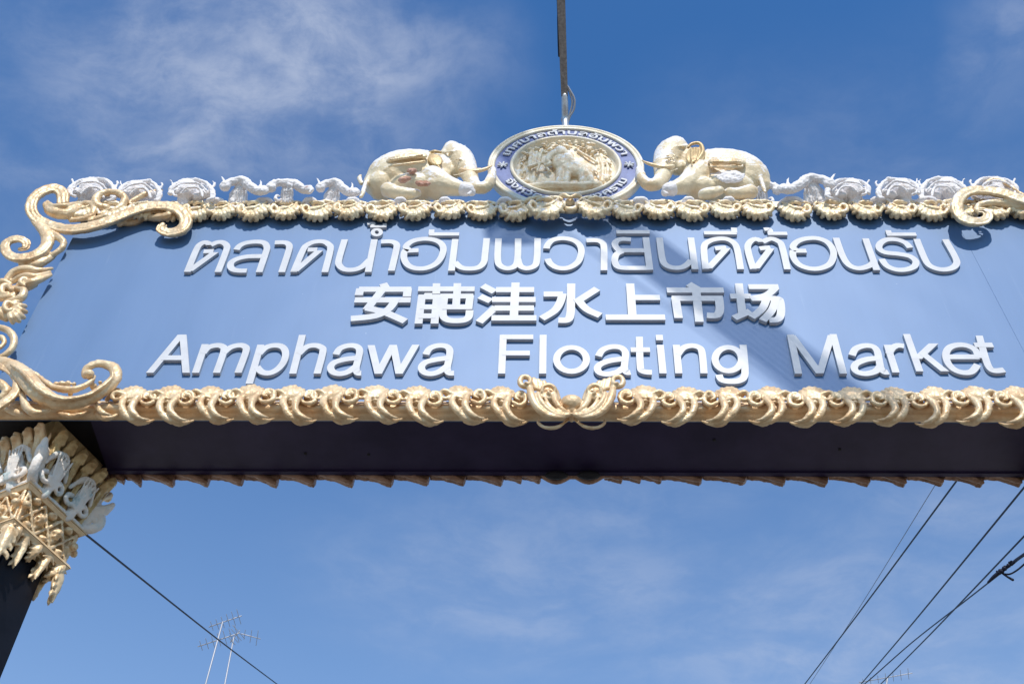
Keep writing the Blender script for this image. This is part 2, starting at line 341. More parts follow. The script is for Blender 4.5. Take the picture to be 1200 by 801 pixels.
letter([('l', (285, 218), (352, 215)), ((300, 216), (278, 196), (305, 168), (350, 153), (405, 149), (460, 160), (492, 185), (497, 220), (480, 265), (445, 300), (390, 321), (330, 320), (288, 300), (268, 265), (268, 230), (280, 210))], B_, WT)
letter([('l', (415, 120), (590, 120)), ('l', (430, 95), (427, 122))], B_, WT * .85)
letter([('H', (568, 150), (545, 335)), ((565, 285), (600, 315), (650, 323), (705, 315), (735, 285), (742, 240), (752, 146))], B_, WT)
letter([('<', (821, 146), (816, 270), (835, 308), (875, 321), (915, 308), (932, 270), (936, 146)), ('>', (934, 265), (948, 306), (985, 321), (1030, 308), (1046, 270), (1050, 146))], B_, WT)
letter([((2, 205), (8, 185), (30, 160), (65, 148), (115, 146), (168, 160), (200, 190), (206, 230), (190, 278), (150, 310), (105, 321), (60, 315), (25, 293), (8, 265))], C_, WT)
letter([('>', (235, 158), (295, 157), (328, 170), (339, 200), (339, 332))], C_, WT)
letter([((497, 152), (440, 150), (410, 163), (404, 185), (425, 214), (442, 216)), ('l', (425, 216), (595, 216)), ((445, 222), (412, 240), (402, 275), (415, 308), (450, 319), (520, 320), (605, 320)), ('H', (584, 142), (608, 330))], C_, WT)
letter([('l', (412, 108), (606, 108))], C_, WT * .9)
letter([('<', (664, 142), (680, 262), (705, 303), (755, 318), (808, 310), (850, 275)), ('H', (848, 142), (873, 326))], C_, WT)
letter([('H', (935, 325), (925, 200), (950, 165), (1000, 149), (1055, 149), (1098, 170), (1120, 210), (1140, 326)), ('l', (990, 205), (1055, 200)), ('H', (1058, 205), (950, 322))], C_, WT)
letter([('l', (925, 113), (1116, 113)), ('l', (1100, 84), (1103, 113))], C_, WT * .9)
letter([('H', (98, 279), (70, 180), (80, 143), (110, 128), (146, 143)), ('>', (144, 143), (185, 127), (224, 140), (242, 165), (269, 280)), ('l', (130, 176), (182, 171)), ('H', (184, 178), (110, 276))], D_, WT)
letter([('l', (170, 100), (268, 100)), ((152, 80), (178, 80), (186, 98))], D_, WT * .85)
letter([('l', (302, 187), (364, 187)), ((318, 186), (297, 172), (305, 152), (330, 135), (370, 125), (420, 125), (468, 143), (496, 178), (500, 215), (480, 255), (430, 276), (375, 275), (325, 255), (298, 218), (297, 186))], D_, WT)
letter([('<', (513, 122), (545, 210), (578, 258), (628, 275), (680, 262), (706, 240)), ('H', (661, 126), (718, 284))], D_, WT)
letter([((885, 172), (862, 147), (818, 131), (768, 131), (735, 150), (730, 175), (760, 195), (830, 203), (885, 215), (914, 240), (905, 266), (865, 281), (815, 281), (768, 262), (742, 228))], D_, WT)
letter([('l', (768, 104), (916, 104)), ('l', (775, 85), (780, 104))], D_, WT * .85)
letter([('<', (918, 128), (958, 225), (985, 262), (1035, 280), (1085, 277), (1115, 258), (1115, 225), (1062, 130))], D_, WT)
WC = .055
letter([('l', (145, 410), (165, 442)), ('l', (3, 444), (308, 444)), ('lH', (12, 440), (2, 478)), ('lH', (290, 440), (284, 486)), ('l', (-20, 508), (304, 508)), ('lH', (130, 462), (52, 560)), ((48, 556), (150, 580), (272, 632)), ((222, 500), (180, 560), (100, 602), (-40, 618))], B_, WC)
letter([('l', (350, 441), (681, 441)), ('lH', (458, 410), (456, 470)), ('lH', (580, 410), (578, 470)), ('lH', (412, 468), (398, 490)), ('l', (352, 490), (478, 490)), ('lH', (372, 488), (352, 645)), ('lH', (460, 488), (446, 645)), ('l', (365, 550), (455, 550)), ('l', (358, 603), (450, 603)), ('l', (484, 488), (668, 488)), ((505, 486), (495, 570), (500, 610), (535, 630), (610, 630), (645, 612), (652, 575)), ('lH', (576, 490), (572, 550)), ('lH', (655, 488), (645, 562)), ('l', (500, 553), (650, 553))], B_, WC * .92)
letter([('l', (728, 422), (798, 458)), ('l', (712, 485), (775, 512)), ('l', (805, 548), (708, 636)), ('l', (808, 447), (1028, 447)), ('l', (785, 505), (1036, 505)), ('l', (800, 556), (1026, 556)), ('l', (783, 614), (1040, 614)), ('lH', (921, 410), (910, 622))], B_, WC)
letter([('<', (147, 410), (145, 520), (142, 590), (125, 622), (72, 624)), ((-14, 472), (60, 472), (98, 472)), ((96, 470), (82, 520), (48, 570), (-25, 615)), ('l', (298, 442), (188, 512)), ((182, 500), (235, 560), (315, 598))], C_, WC)
letter([('lH', (492, 410), (506, 608)), ('l', (510, 492), (666, 492)), ('l', (350, 608), (696, 608))], C_, WC)
letter([('l', (835, 412), (892, 445)), ('l', (708, 449), (1040, 449)), ('lH', (878, 440), (898, 634)), ('l', (738, 498), (1035, 498)), ('lH', (757, 494), (776, 612)), ((1012, 494), (1018, 560), (1005, 594), (980, 600), (945, 598))], C_, WC)
letter([('l', (1079, 484), (1200, 484)), ('lH', (1129, 410), (1150, 590)), ('l', (1103, 612), (1195, 572)), ('l', (1187, 430), (1360, 430)), ((1345, 435), (1290, 480), (1200, 500)), ((1205, 500), (1345, 500), (1372, 520), (1375, 590), (1355, 622), (1310, 626)), ((1292, 500), (1265, 560), (1205, 608)), ((1345, 505), (1322, 570), (1270, 628))], C_, WC * .95)
WL = .044
E_ = Pen(150, 370, 5); F_ = Pen(380, 370, 5); G_ = Pen(600, 370, 4); H_ = Pen(900, 370, 4); I_ = Pen(575, 385, 13.333); J_ = Pen(1050, 385, 13.333)
letter([('lH', (127, 332), (312, 110)), ('lH', (340, 332), (322, 110)), ('l', (200, 245), (326, 245))], E_, WL)
letter([('H', (452, 165), (395, 332)), ('>', (440, 218), (470, 185), (518, 172), (552, 178), (562, 205), (518, 332)), ('>', (562, 215), (600, 185), (648, 172), (682, 178), (692, 205), (645, 332))], E_, WL)
letter([('H', (778, 168), (710, 396)), ((768, 222), (808, 185), (858, 172), (903, 180), (923, 212), (915, 262), (880, 308), (832, 333), (785, 328), (756, 298))], E_, WL)
letter([('H', (1022, 111), (965, 337)), ('>', (1000, 222), (1045, 182), (1093, 172), (1132, 183), (1142, 210), (1108, 337))], E_, WL)
a1 = [('>', (68, 225), (92, 190), (140, 173), (185, 176), (207, 198), (200, 245), (186, 305), (195, 332), (216, 334)), ((195, 245), (120, 254), (60, 272), (37, 300), (52, 328), (92, 338), (140, 326), (188, 292))]
letter([a1[0][1:], a1[1]], F_, WL)
letter([('lH', (275, 171), (316, 338)), ('lH', (316, 338), (403, 171)), ('lH', (405, 171), (438, 338)), ('lH', (438, 338), (536, 171))], F_, WL)
letter([((595, 225), (618, 190), (665, 173), (712, 176), (735, 198), (732, 245), (720, 305), (730, 332), (760, 334)), ((728, 245), (650, 256), (592, 272), (569, 300), (584, 328), (624, 338), (672, 326), (720, 292))], F_, WL)
letter([('lH', (197, 93), (171, 697)), ('l', (180, 127), (664, 127)), ('l', (180, 380), (608, 380))], I_, WL)
letter([('lH', (820, 93), (812, 697))], I_, WL)
letter([('o', (279, 203, 70, 56))], G_, WL)
letter([((405, 188), (424, 159), (465, 144), (508, 147), (531, 168), (530, 205), (527, 243), (536, 263), (555, 264)), ((528, 200), (460, 209), (414, 226), (400, 246), (413, 266), (450, 272), (495, 262), (528, 238))], G_, WL)
letter([('<', (597, 97), (601, 230), (613, 258), (656, 264)), ('l', (557, 158), (646, 158))], G_, WL)
letter([('lH', (695, 135), (708, 268)), ('lH', (690, 89), (692, 113))], G_, WL)
letter([('lH', (770, 135), (782, 268)), ('>', (777, 180), (802, 150), (840, 139), (876, 147), (891, 172), (900, 268))], G_, WL)
letter([('<', (1083, 135), (1092, 240), (1088, 285), (1062, 303), (1018, 306), (982, 298), (970, 275)), ('o', (1014, 202, 62, 55))], G_, WL)
letter([('lH', (105, 87), (143, 270)), ('lH', (112, 91), (243, 268)), ('lH', (243, 268), (297, 91)), ('lH', (305, 87), (353, 270))], H_, WL)
letter([((394, 184), (410, 154), (450, 139), (490, 142), (511, 162), (520, 200), (529, 243), (545, 262), (564, 262)), ((516, 197), (460, 204), (415, 222), (404, 244), (420, 263), (460, 270), (505, 258), (527, 232))], H_, WL)
letter([('lH', (559, 135), (600, 264)), ((566, 178), (583, 150), (608, 138), (637, 141))], H_, WL)
letter([('lH', (165, 82), (372, 662)), ('lH', (330, 470), (585, 232)), ('lH', (430, 395), (762, 662))], J_, WL)
letter([('l', (842, 191), (988, 191)), ((986, 196), (974, 162), (940, 141), (896, 135), (852, 147), (834, 177), (842, 217), (872, 250), (915, 265), (955, 260), (982, 228))], H_, WL)
letter([('<', (990, 92), (1022, 205), (1042, 246), (1068, 256), (1108, 252)), ('l', (968, 136), (1054, 136))], H_, WL)
#@@ORN
# ---------------------------------------------------------------- upper border: a row of serrated gilded leaves
topb = thing('upper_leaf_border', 'gilded serrated leaf border with worn white tips along the top edge of the board', 'border', (XC, 0, ZT - .1))
TB = Vector(topb.location)
def top_leaf(sd_=0):
    bm = bmesh.new(); P = Pen(200, 180, 5, .008); P.j = 0 if sd_ == 0 else 5; random.seed(sd_)
    P.e(bm, 668, 346, 82, .030, ry=.042, rz=56)
    P.e(bm, 712, 330, 50, .034, ry=.036, rz=44)
    tips = [(596, 368), (620, 382), (652, 389), (687, 388), (720, 377), (748, 358), (766, 334)]
    roots = [(630, 330), (643, 334), (660, 330), (680, 326), (698, 320), (716, 314), (732, 308)]
    for (a, b), (c, d) in zip(roots, tips):
        P.t(bm, [(a, b, .062), ((a + c) / 2 + 3, (b + d) / 2, .066), (c, d - 3, .040)], [9, 17, 13], flat=.7, n=8)
        P.t(bm, [(a, b + 8, .030), (c, d, .012)], [14, 14], flat=.8, n=8)
    P.t(bm, [(745, 335, .05), (762, 315, .055), (770, 298, .04)], [13, 11, 5], n=8)
    P.t(bm, [(632, 326, .07), (672, 318, .076), (716, 302, .07), (750, 290, .05)], [7, 9, 8, 6], n=8)
    P.t(bm, [(640, 350, .06), (612, 352, .064), (590, 340, .066), (584, 320, .066), (600, 306, .066), (620, 312, .066), (618, 328, .066)], [9, 12, 13, 13, 12, 11, 9], n=8)
    P.t(bm, [(590, 300, .03), (630, 288, .04), (680, 292, .04), (730, 286, .03), (765, 296, .03)], [12, 14, 14, 12, 10], n=8)
    P.t(bm, [(640, 300, .05), (668, 286, .07), (700, 288, .07), (712, 302, .06)], [9, 11, 11, 7], n=8)
    P.j = 0; c = P.p(675, 330); c.y = 0
    return sculpt('leaf', bm, GOLDW, topb, .0052, 1, c, .005, sd_ * 3.1), c
lvs = [top_leaf(k) for k in range(4)]; lc = lvs[0][1]; used_leaf = set()
LEFT_X = [234, 261, 297.5, 334.5, 372, 409, 446.5, 485, 524, 562.5, 601]
RIGHT_X = [735, 772, 811, 850, 886, 931, 973, 1013, 1053, 1089, 1124, 1160, 1197, 1234]
def wx(px): return W(px, 246).x
first = True
ms = {}
def put_leaf(px, mirror, rz=0.0, dz=0.0, s=1.0, mesh=None):
    k = random.randrange(4) if len(used_leaf) == 4 else len(used_leaf); o = lvs[k][0]
    if k in used_leaf: o = o.copy(); COL.objects.link(o)
    used_leaf.add(k)
    o.parent = topb; o.location = Vector((wx(px), random.uniform(-.004, .003), lc.z + dz + random.uniform(-.004, .004))) - TB
    o.rotation_euler = (random.uniform(-.05, .05), rz + random.uniform(-.05, .05), 0); k = s * random.uniform(.97, 1.05)
    o.scale = (-k if mirror else k, k, k); return o
random.seed(4)
for x in [100, 135, 170, 203] + LEFT_X: put_leaf(x + 1, False)
for x in RIGHT_X: put_leaf(x, True)
o = put_leaf(637, False, -.05, -.035, 1.12); o.location.y -= .05
o = put_leaf(699, True, .05, -.035, 1.12); o.location.y -= .05
bm = bmesh.new(); P = Pen(550, 120, 5, .02)            # bow-shaped knot under the seal
P.t(bm, [(520, 560, .06), (555, 545, .09), (590, 556, .10), (630, 545, .09), (660, 560, .06)], [10, 16, 10, 16, 10], n=10)
P.t(bm, [(530, 600, .06), (560, 622, .08), (590, 632, .08), (620, 622, .08), (645, 600, .06)], [12, 18, 22, 18, 12], n=10)
P.e(bm, 590, 590, 30, .04, ry=.04); P.t(bm, [(525, 560, .04), (520, 610, .04)], 14); P.t(bm, [(655, 560, .04), (650, 610, .04)], 14)
P.t(bm, [(545, 640, .03), (590, 645, .04), (635, 640, .03)], 10)
sculpt('bow_knot', bm, GOLDW, topb, .005, 2, TB)
ztl = W(600, 240).z
bm = bmesh.new(); box(bm, XL + .1, XR - .1, -.018, .12, ztl - .06, ztl + .01); r = from_bm('ledge', bm, GOLDW, topb, False, TB)
# ---------------------------------------------------------------- lower border: fluted rail bound with leaf clasps
lowb = thing('lower_rail_border', 'gilded fluted rail bound with fan-leaf clasps along the bottom edge of the board', 'border', (XC, 0, ZB))
LB = Vector(lowb.location)
bm = bmesh.new(); x0, x1 = XL - .02, XR + .02
prof = [(0, .135), (-.022, .135), (-.030, .126), (-.030, .108), (-.046, .100), (-.060, .086), (-.056, .072), (-.072, .062), (-.083, .044), (-.080, .022), (-.066, .006), (-.050, .012), (-.044, -.004), (-.02, -.012), (0, -.010)]
zr = W(600, 481, .06).z - .004
rings = [[bm.verts.new((x, y, zr + z - .012 + .0025 * noise.noise(Vector((x * 3, y * 9, z * 9))))) for y, z in prof] for x in [x0 + (x1 - x0) * i / 160 for i in range(161)]]
for a, b in zip(rings, rings[1:]):
    for i in range(len(prof)): j = (i + 1) % len(prof); bm.faces.new((a[i], a[j], b[j], b[i]))
bm.faces.new(rings[0]); bm.faces.new(rings[-1])
r = from_bm('rail', bm, GOLD, lowb, True, LB)
def clasp(sd_=0):
    bm = bmesh.new(); P = Pen(380, 440, 10, .03); P.j = 0 if sd_ == 0 else 7; random.seed(sd_ + 20)
    root = (612, 262)
    for tx, ty in ((462, 200), (486, 158), (530, 128), (582, 110), (636, 108), (688, 122), (732, 150), (764, 188)):
        P.t(bm, [(root[0] + (tx - root[0]) * .12, 262, .085), ((root[0] + tx) / 2, (root[1] + ty) / 2 + 2, .088), (tx, ty + 22, .062)], [14, 25, 30], flat=.8, n=8)
    P.e(bm, 615, 225, 125, .030, ry=.035, rz=130); P.e(bm, 618, 300, 72, .045, ry=.04, rz=100)
    P.t(bm, [(530, 205, .09), (470, 182, .09), (415, 200, .085), (400, 235, .08), (430, 268, .08), (480, 262, .085), (490, 238, .09)], [20, 28, 30, 28, 24, 18, 12], n=8)
    P.e(bm, 795, 278, 66, .05); P.e(bm, 782, 235, 40, .085)
    P.t(bm, [(700, 262, .08), (735, 312, .08), (800, 330, .08), (860, 292, .08), (858, 222, .085), (810, 188, .09), (758, 205, .095), (752, 248, .10), (795, 262, .10)], [14, 26, 30, 32, 32, 28, 22, 16, 11], n=8)
    P.t(bm, [(545, 225, .07), (520, 310, .09), (538, 390, .10), (590, 465, .09), (680, 525, .075), (800, 538, .05), (875, 515, .03)], [28, 40, 40, 38, 34, 26, 10], n=10)
    P.t(bm, [(700, 225, .085), (655, 300, .105), (642, 370, .115), (680, 440, .11), (750, 492, .095), (835, 508, .07)], [32, 40, 38, 34, 24, 9], n=10)
    P.t(bm, [(600, 440, .03), (660, 535, .03), (740, 556, .03), (830, 540, .01)], [36, 36, 32, 14], n=8)
    P.e(bm, 600, 288, 26, .10)
    P.j = 0; c = P.p(640, 300); c.y = 0
    return sculpt('leaf_clasp', bm, GOLD, lowb, .0056, 1, c, .004, sd_ * 2.3), c
cls_ = [clasp(k) for k in range(4)]; cc = cls_[0][1]; used_c = set(); random.seed(8)
CX_L = [162, 206.5, 252, 299, 346.5, 395, 443, 492, 541, 590]; CX_R = [752, 800.5, 850, 898, 947, 993, 1041.5, 1088, 1135.5, 1182, 1229, 1275]
for px, mir in [(x, False) for x in CX_L] + [(x, True) for x in CX_R]:
    q = random.randrange(4) if len(used_c) == 4 else len(used_c); o = cls_[q][0]
    if q in used_c: o = o.copy(); COL.objects.link(o)
    used_c.add(q); o.parent = lowb
    o.location = Vector((W(px, 472).x, 0, cc.z + random.uniform(-.003, .003))) - LB
    o.rotation_euler = (random.uniform(-.04, .04), random.uniform(-.05, .05), random.uniform(-.05, .05)); k = random.uniform(.97, 1.04); o.scale = (-k * 1.1 if mir else k * 1.1, k, k)
# central palmette
bm = bmesh.new(); P = Pen(600, 430, 8.571, .04)
for sg in (1, -1):
    f = lambda pts: [((x if sg > 0 else 1196 - x), y, d) for x, y, d in pts]
    P.t(bm, f([(180, 195, .10), (195, 290, .12), (250, 400, .12), (350, 480, .11), (480, 505, .10), (590, 480, .09)]), [30, 42, 40, 34, 24, 12], n=10)
    P.t(bm, f([(260, 260, .12), (290, 340, .13), (370, 430, .12), (470, 475, .11), (580, 478, .10)]), [24, 30, 26, 20, 10], n=10)
    P.t(bm, f([(330, 300, .11), (370, 380, .12), (450, 440, .11), (580, 470, .10)]), [16, 22, 20, 10], n=8)
    P.t(bm, f([(420, 270, .09), (440, 350, .11), (500, 420, .11), (590, 462, .10)]), [34, 36, 28, 10], n=8)
    P.t(bm, f([(300, 250, .11), (310, 200, .12), (370, 180, .12), (430, 215, .11), (420, 260, .10), (370, 262, .11), (365, 235, .12)]), [20, 22, 26, 24, 20, 16, 12], n=8)
    P.t(bm, f([(170, 200, .10), (105, 190, .11), (80, 150, .11), (100, 105, .11), (150, 100, .11), (185, 130, .11), (170, 165, .12), (135, 155, .13)]), [24, 28, 30, 28, 28, 26, 22, 14], n=8)
    for x, y in ((215, 120), (265, 135), (320, 150), (380, 180), (440, 240)):
        P.t(bm, f([(x - 40 + 60, y + 90, .07), (x, y, .08)]), [40, 30], n=8, flat=.7)
    P.e(bm, *(f([(320, 330, 0)])[0][:2]), 130, .06, ry=.05, rz=80)
    P.t(bm, f([(560, 530, .03), (480, 590, .05), (400, 610, .05), (320, 600, .05), (265, 560, .03), (270, 530, .01)]), [14, 18, 20, 18, 16, 12], n=8)
P.e(bm, 598, 360, 115, .10, ry=.05, rz=90); P.e(bm, 598, 430, 60, .09, rz=40)
P.t(bm, [(598, 440, .08), (598, 540, .03)], [34, 16])
P.e(bm, 598, 400, 200, .03, ry=.04, rz=80)
sculpt('central_palmette', bm, GOLD, lowb, .0055, 2, LB, .0015)
# ---------------------------------------------------------------- border on the far face, seen as a row of teeth below its edge
rear = thing('rear_leaf_border', 'shaded row of leaf tips hanging below the rear edge of the board', 'border', (XC, DEP + .03, ZB))
bm = bmesh.new(); yb = DEP + .03
def RB(px, py): return AT(px, py, yb + .02)
xs = [145, 165, 204, 245, 285, 326, 370, 415, 461, 503, 546, 590]
mxs = [776, 824, 876, 922, 972, 1022, 1064, 1108, 1155, 1200, 1245]
def tooth(x0, x1, tip, lip):
    """one leaf of the far border: long drooping underside ending in a lobe, built as a thick carved plate"""
    w_ = x1 - x0; prof = [(x0, 546), (x0, 555.5), (x0 + w_ * .35, 556.5), (x0 + w_ * .6, 557 + lip * .3), (x0 + w_ * .82, 557 + lip * .85), (x0 + w_ * .92, 557 + lip), (x0 + w_ * .97, 557 + lip * .6), (x1, 556.5), (x1 + 1, 546)]
    W_ = [RB(*q) for q in prof]; bm = bmesh.new()
    a = [bm.verts.new(v) for v in W_]; b = [bm.verts.new(v + Vector((0, .055, .0))) for v in W_]
    bm.faces.new(a); bm.faces.new(b[::-1])
    for i in range(len(a)): j = (i + 1) % len(a); bm.faces.new((a[i], b[i], b[j], a[j]))
    tube(bm, [W_[1] + Vector((0, -.004, .01)), W_[2], W_[3], W_[5]], [.010, .016, .020, .014], 1.0, n=8, sub=3)
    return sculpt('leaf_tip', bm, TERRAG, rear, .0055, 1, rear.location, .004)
TERRAG = gold_mat('shaded_bronze_plaster', (.38, .22, .14), (.20, .10, .06), (.42, .30, .2), .9, 14)  # shade of the far side is put into this dark colour
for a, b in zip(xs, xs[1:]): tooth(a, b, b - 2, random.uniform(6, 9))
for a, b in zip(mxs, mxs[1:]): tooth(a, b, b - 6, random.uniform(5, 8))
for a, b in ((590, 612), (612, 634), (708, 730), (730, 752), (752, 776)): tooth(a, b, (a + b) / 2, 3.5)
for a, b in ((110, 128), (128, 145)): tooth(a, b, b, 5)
bm = bmesh.new()
for c in (652, 690):
    tube(bm, [RB(c - 20, 556), RB(c, 564), RB(c + 20, 556)], [.014, .02, .014], 1, n=8)
tube(bm, [RB(600, 555), RB(671, 556), RB(750, 555)], [.02, .03, .02], 1, n=8)
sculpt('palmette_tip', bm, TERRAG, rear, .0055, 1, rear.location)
for c in (652, 690):
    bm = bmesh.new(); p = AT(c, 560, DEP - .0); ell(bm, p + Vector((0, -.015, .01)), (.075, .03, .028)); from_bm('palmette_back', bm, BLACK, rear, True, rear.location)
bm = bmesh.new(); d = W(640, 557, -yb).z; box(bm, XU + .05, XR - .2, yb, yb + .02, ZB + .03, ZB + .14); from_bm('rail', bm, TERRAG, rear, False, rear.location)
# ---------------------------------------------------------------- corner scrolls
def scroll(name, label, org, m, build, voxel=.0065):
    t = thing(name, label, 'scroll', org, 'carved scrolls at the corners of the board')
    for nm, fn, mt in build:
        bm = bmesh.new(); fn(bm); sculpt(nm, bm, mt, t, voxel, 2, org, .004)
    return t
def ribbed(P, bm, pts, r, ribs=3, lift=0.0):
    """band with raised ribs running along it"""
    if not isinstance(r, list): r = [r] * len(pts)
    P.t(bm, pts, r, flat=.75, n=12)
    rm = P.m(sum(r) / len(r), *pts[len(pts) // 2][:2])
    up = [(x, y, d + rm * .45) for x, y, d in pts]
    rl = [P.m(q * .30, p[0], p[1]) for q, p in zip(r, up)]; PW = [P.p(*q) for q in up]
    for k in range(ribs):
        off = (k - (ribs - 1) / 2) / max(ribs - 1, 1) * 1.35
        tube(bm, PW, rl, 1.0, n=8, side=off * rm)
U = Pen(0, 180, 4, -.012); U2 = Pen(0, 200, 6.164, -.032)
def ul_main(bm):
    ribbed(U2, bm, [(455, 235, .10), (450, 165, .11), (400, 130, .12), (320, 145, .13), (245, 200, .13), (225, 280, .12), (270, 350, .10), (370, 400, .09), (500, 425, .10), (640, 410, .11), (800, 360, .12), (960, 295, .12), (1110, 260, .12), (1240, 265, .12), (1320, 310, .11), (1345, 370, .10), (1310, 430, .09), (1225, 450, .08), (1165, 425, .09), (1175, 390, .10)],
           [44, 46, 44, 42, 42, 42, 42, 44, 46, 46, 44, 44, 44, 46, 48, 48, 46, 40, 30, 22], 3)
    P = U
    P.t(bm, [(560, 330, .04), (660, 270, .06), (740, 245, .07), (795, 258, .08), (812, 285, .08)], [18, 20, 20, 18, 14], n=8)
    P.t(bm, [(690, 300, .05), (740, 300, .07), (790, 290, .09), (790, 272, .10)], [14, 20, 18, 10], n=8)
    P.t(bm, [(560, 322, .02), (620, 322, .03), (690, 292, .04)], [16, 20, 16], n=8)
def ul_side(bm):
    ribbed(U2, bm, [(225, 290, .10), (260, 360, .10), (320, 430, .10), (345, 500, .10), (325, 560, .10), (265, 605, .10), (180, 630, .10), (95, 625, .10), (45, 585, .10), (42, 530, .10), (90, 495, .11), (150, 495, .11), (190, 520, .10), (185, 560, .09), (140, 565, .08)],
           [28, 36, 44, 46, 46, 44, 40, 38, 36, 34, 32, 30, 26, 22, 16], 3)
    P = U
    P.t(bm, [(210, 350, .07), (262, 385, .08), (296, 410, .08), (292, 440, .07), (262, 465, .06), (225, 480, .05)], [16, 18, 17, 15, 15, 10], n=8)
    P.t(bm, [(100, 520, .03), (160, 525, .05), (215, 500, .05), (260, 475, .03)], [16, 22, 20, 10], n=8)
def ul_curl(bm):
    P = U
    P.t(bm, [(215, 240, .09), (240, 272, .10), (300, 285, .10), (345, 270, .09), (362, 245, .07)], [16, 24, 26, 24, 16], n=10)
    P.t(bm, [(222, 225, .10), (250, 245, .13), (310, 245, .13), (350, 235, .10)], [8, 12, 14, 10], n=8)
    P.t(bm, [(365, 255, .08), (400, 232, .09), (435, 245, .09), (435, 285, .08), (400, 305, .07), (330, 312, .07)], [10, 14, 16, 18, 16, 12], n=8)
    P.t(bm, [(390, 265, .06), (420, 275, .06)], 22, n=8)
    P.t(bm, [(500, 255, .08), (455, 245, .09), (455, 205, .10), (500, 183, .10), (560, 188, .10), (585, 215, .09), (560, 255, .08), (500, 290, .07), (420, 315, .07)], [20, 22, 20, 18, 18, 18, 18, 16, 12], n=10)
    P.t(bm, [(600, 235, .05), (680, 190, .06), (760, 172, .05)], [10, 14, 8], n=8)
scroll('carved_scroll', 'ribbed gilded scroll curling over the upper left corner of the board', (W(60, 250).x, 0, W(60, 250).z), GOLD, [('main_volute', ul_main, GOLD), ('side_volute', ul_side, GOLD), ('small_curl', ul_curl, GOLD)])
def ur_main(bm):
    P = Pen(960, 180, 5, .005)
    ribbed(P, bm, [(1420, 355, .10), (1300, 310, .10), (1180, 272, .11), (1080, 235, .12), (980, 218, .12), (890, 218, .13), (830, 250, .13), (805, 310, .13), (830, 370, .12), (890, 400, .11), (955, 398, .10), (990, 370, .10), (975, 335, .10), (930, 328, .10)], [40, 40, 38, 36, 34, 34, 36, 38, 38, 36, 30, 24, 18, 13], 3)
    P.t(bm, [(1420, 400, .06), (1290, 350, .07), (1180, 318, .08), (1080, 292, .09), (1000, 288, .10), (940, 300, .10), (920, 325, .10), (935, 350, .10)], [28, 28, 24, 22, 20, 18, 15, 10], n=10)
    P.t(bm, [(985, 345, .05), (1040, 350, .06), (1095, 352, .05)], [16, 22, 16], n=8)
    P.t(bm, [(1250, 375, .02), (1180, 360, .03), (1100, 335, .03)], [26, 24, 14], n=8)
def ur_curl(bm):
    P = Pen(960, 180, 5, .005)
    P.t(bm, [(975, 185, .06), (985, 165, .07), (1020, 152, .08), (1065, 160, .08), (1120, 192, .08), (1180, 235, .07), (1300, 300, .06)], [7, 10, 12, 13, 12, 12, 10], n=8)
scroll('carved_scroll', 'gilded scroll at the right end of the upper border, its curl opening to the right', (W(1150, 250).x, 0, W(1150, 250).z), GOLD, [('main_volute', ur_main, GOLDW), ('small_curl', ur_curl, GOLD)])
def ll_main(bm):
    P = Pen(0, 400, 7.5, .04)
    P.t(bm, [(-120, 150, .06), (30, 190, .08), (140, 240, .10), (235, 330, .12), (330, 440, .13), (460, 520, .12), (620, 540, .11), (790, 500, .10), (930, 410, .10), (1015, 320, .10), (1010, 245, .10), (950, 208, .10), (870, 195, .10), (800, 212, .10), (752, 250, .09), (750, 300, .08), (785, 320, .08)],
        [40, 60, 74, 84, 84, 76, 66, 62, 60, 56, 52, 44, 40, 38, 36, 30, 22], n=14, flat=.8)
    P.t(bm, [(100, 205, .16), (200, 270, .18), (290, 370, .19), (400, 460, .18), (560, 505, .165), (760, 475, .15), (900, 395, .145), (985, 315, .14), (985, 260, .14)], [16, 20, 22, 20, 18, 16, 16, 14, 8], n=8)
    P.e(bm, 785, 290, 48, .10)
def ll_band(bm):
    P = Pen(0, 400, 7.5, .03)
    P.t(bm, [(170, 205, .08), (290, 270, .09), (380, 340, .09), (470, 400, .09), (600, 425, .09), (720, 400, .09), (800, 350, .09), (835, 300, .09)], [12, 20, 26, 30, 32, 28, 22, 14], n=10)
    for x, y, r in ((490, 375, 26), (545, 370, 28), (600, 368, 28), (650, 375, 22), (620, 460, 24), (820, 395, 34), (880, 360, 20)): P.e(bm, x, y, r, .05)
    P.t(bm, [(940, 510, .04), (990, 460, .05), (1040, 430, .05), (1060, 470, .06), (1010, 510, .05)], [22, 30, 26, 26, 24], n=8)
    P.t(bm, [(480, 605, .01), (560, 645, .02), (680, 650, .02), (800, 605, .02)], [12, 22, 24, 18], n=8)
    P.t(bm, [(560, 600, .01), (700, 610, .02), (820, 580, .02)], [14, 20, 16], n=8)
    P.t(bm, [(845, 540, .06), (860, 580, .07), (910, 630, .07), (990, 648, .05)], [20, 26, 22, 8], n=8)
    P.t(bm, [(820, 600, .01), (880, 660, .02), (960, 670, .02), (1040, 640, .01)], [20, 26, 26, 14], n=8)
def ll_curl(bm):
    P = Pen(0, 400, 7.5, .05)
    ribbed(P, bm, [(-160, 190, .07), (-40, 205, .08), (60, 240, .09), (130, 300, .09), (150, 375, .09), (125, 455, .09), (60, 520, .09), (-40, 580, .09), (-140, 600, .09)], [28, 32, 36, 38, 40, 42, 46, 46, 40], 2)
    P.t(bm, [(-40, 350, .07), (30, 390, .08), (60, 440, .07), (10, 500, .06)], [40, 44, 40, 36], n=8)
    P.t(bm, [(200, 400, .06), (205, 500, .08), (235, 580, .09), (300, 625, .09), (385, 620, .08), (445, 590, .08), (465, 570, .08)], [16, 30, 38, 36, 26, 20, 14], n=10)
    P.t(bm, [(60, 590, .02), (140, 620, .03), (220, 650, .03), (310, 655, .02)], [30, 32, 24, 10], n=8)
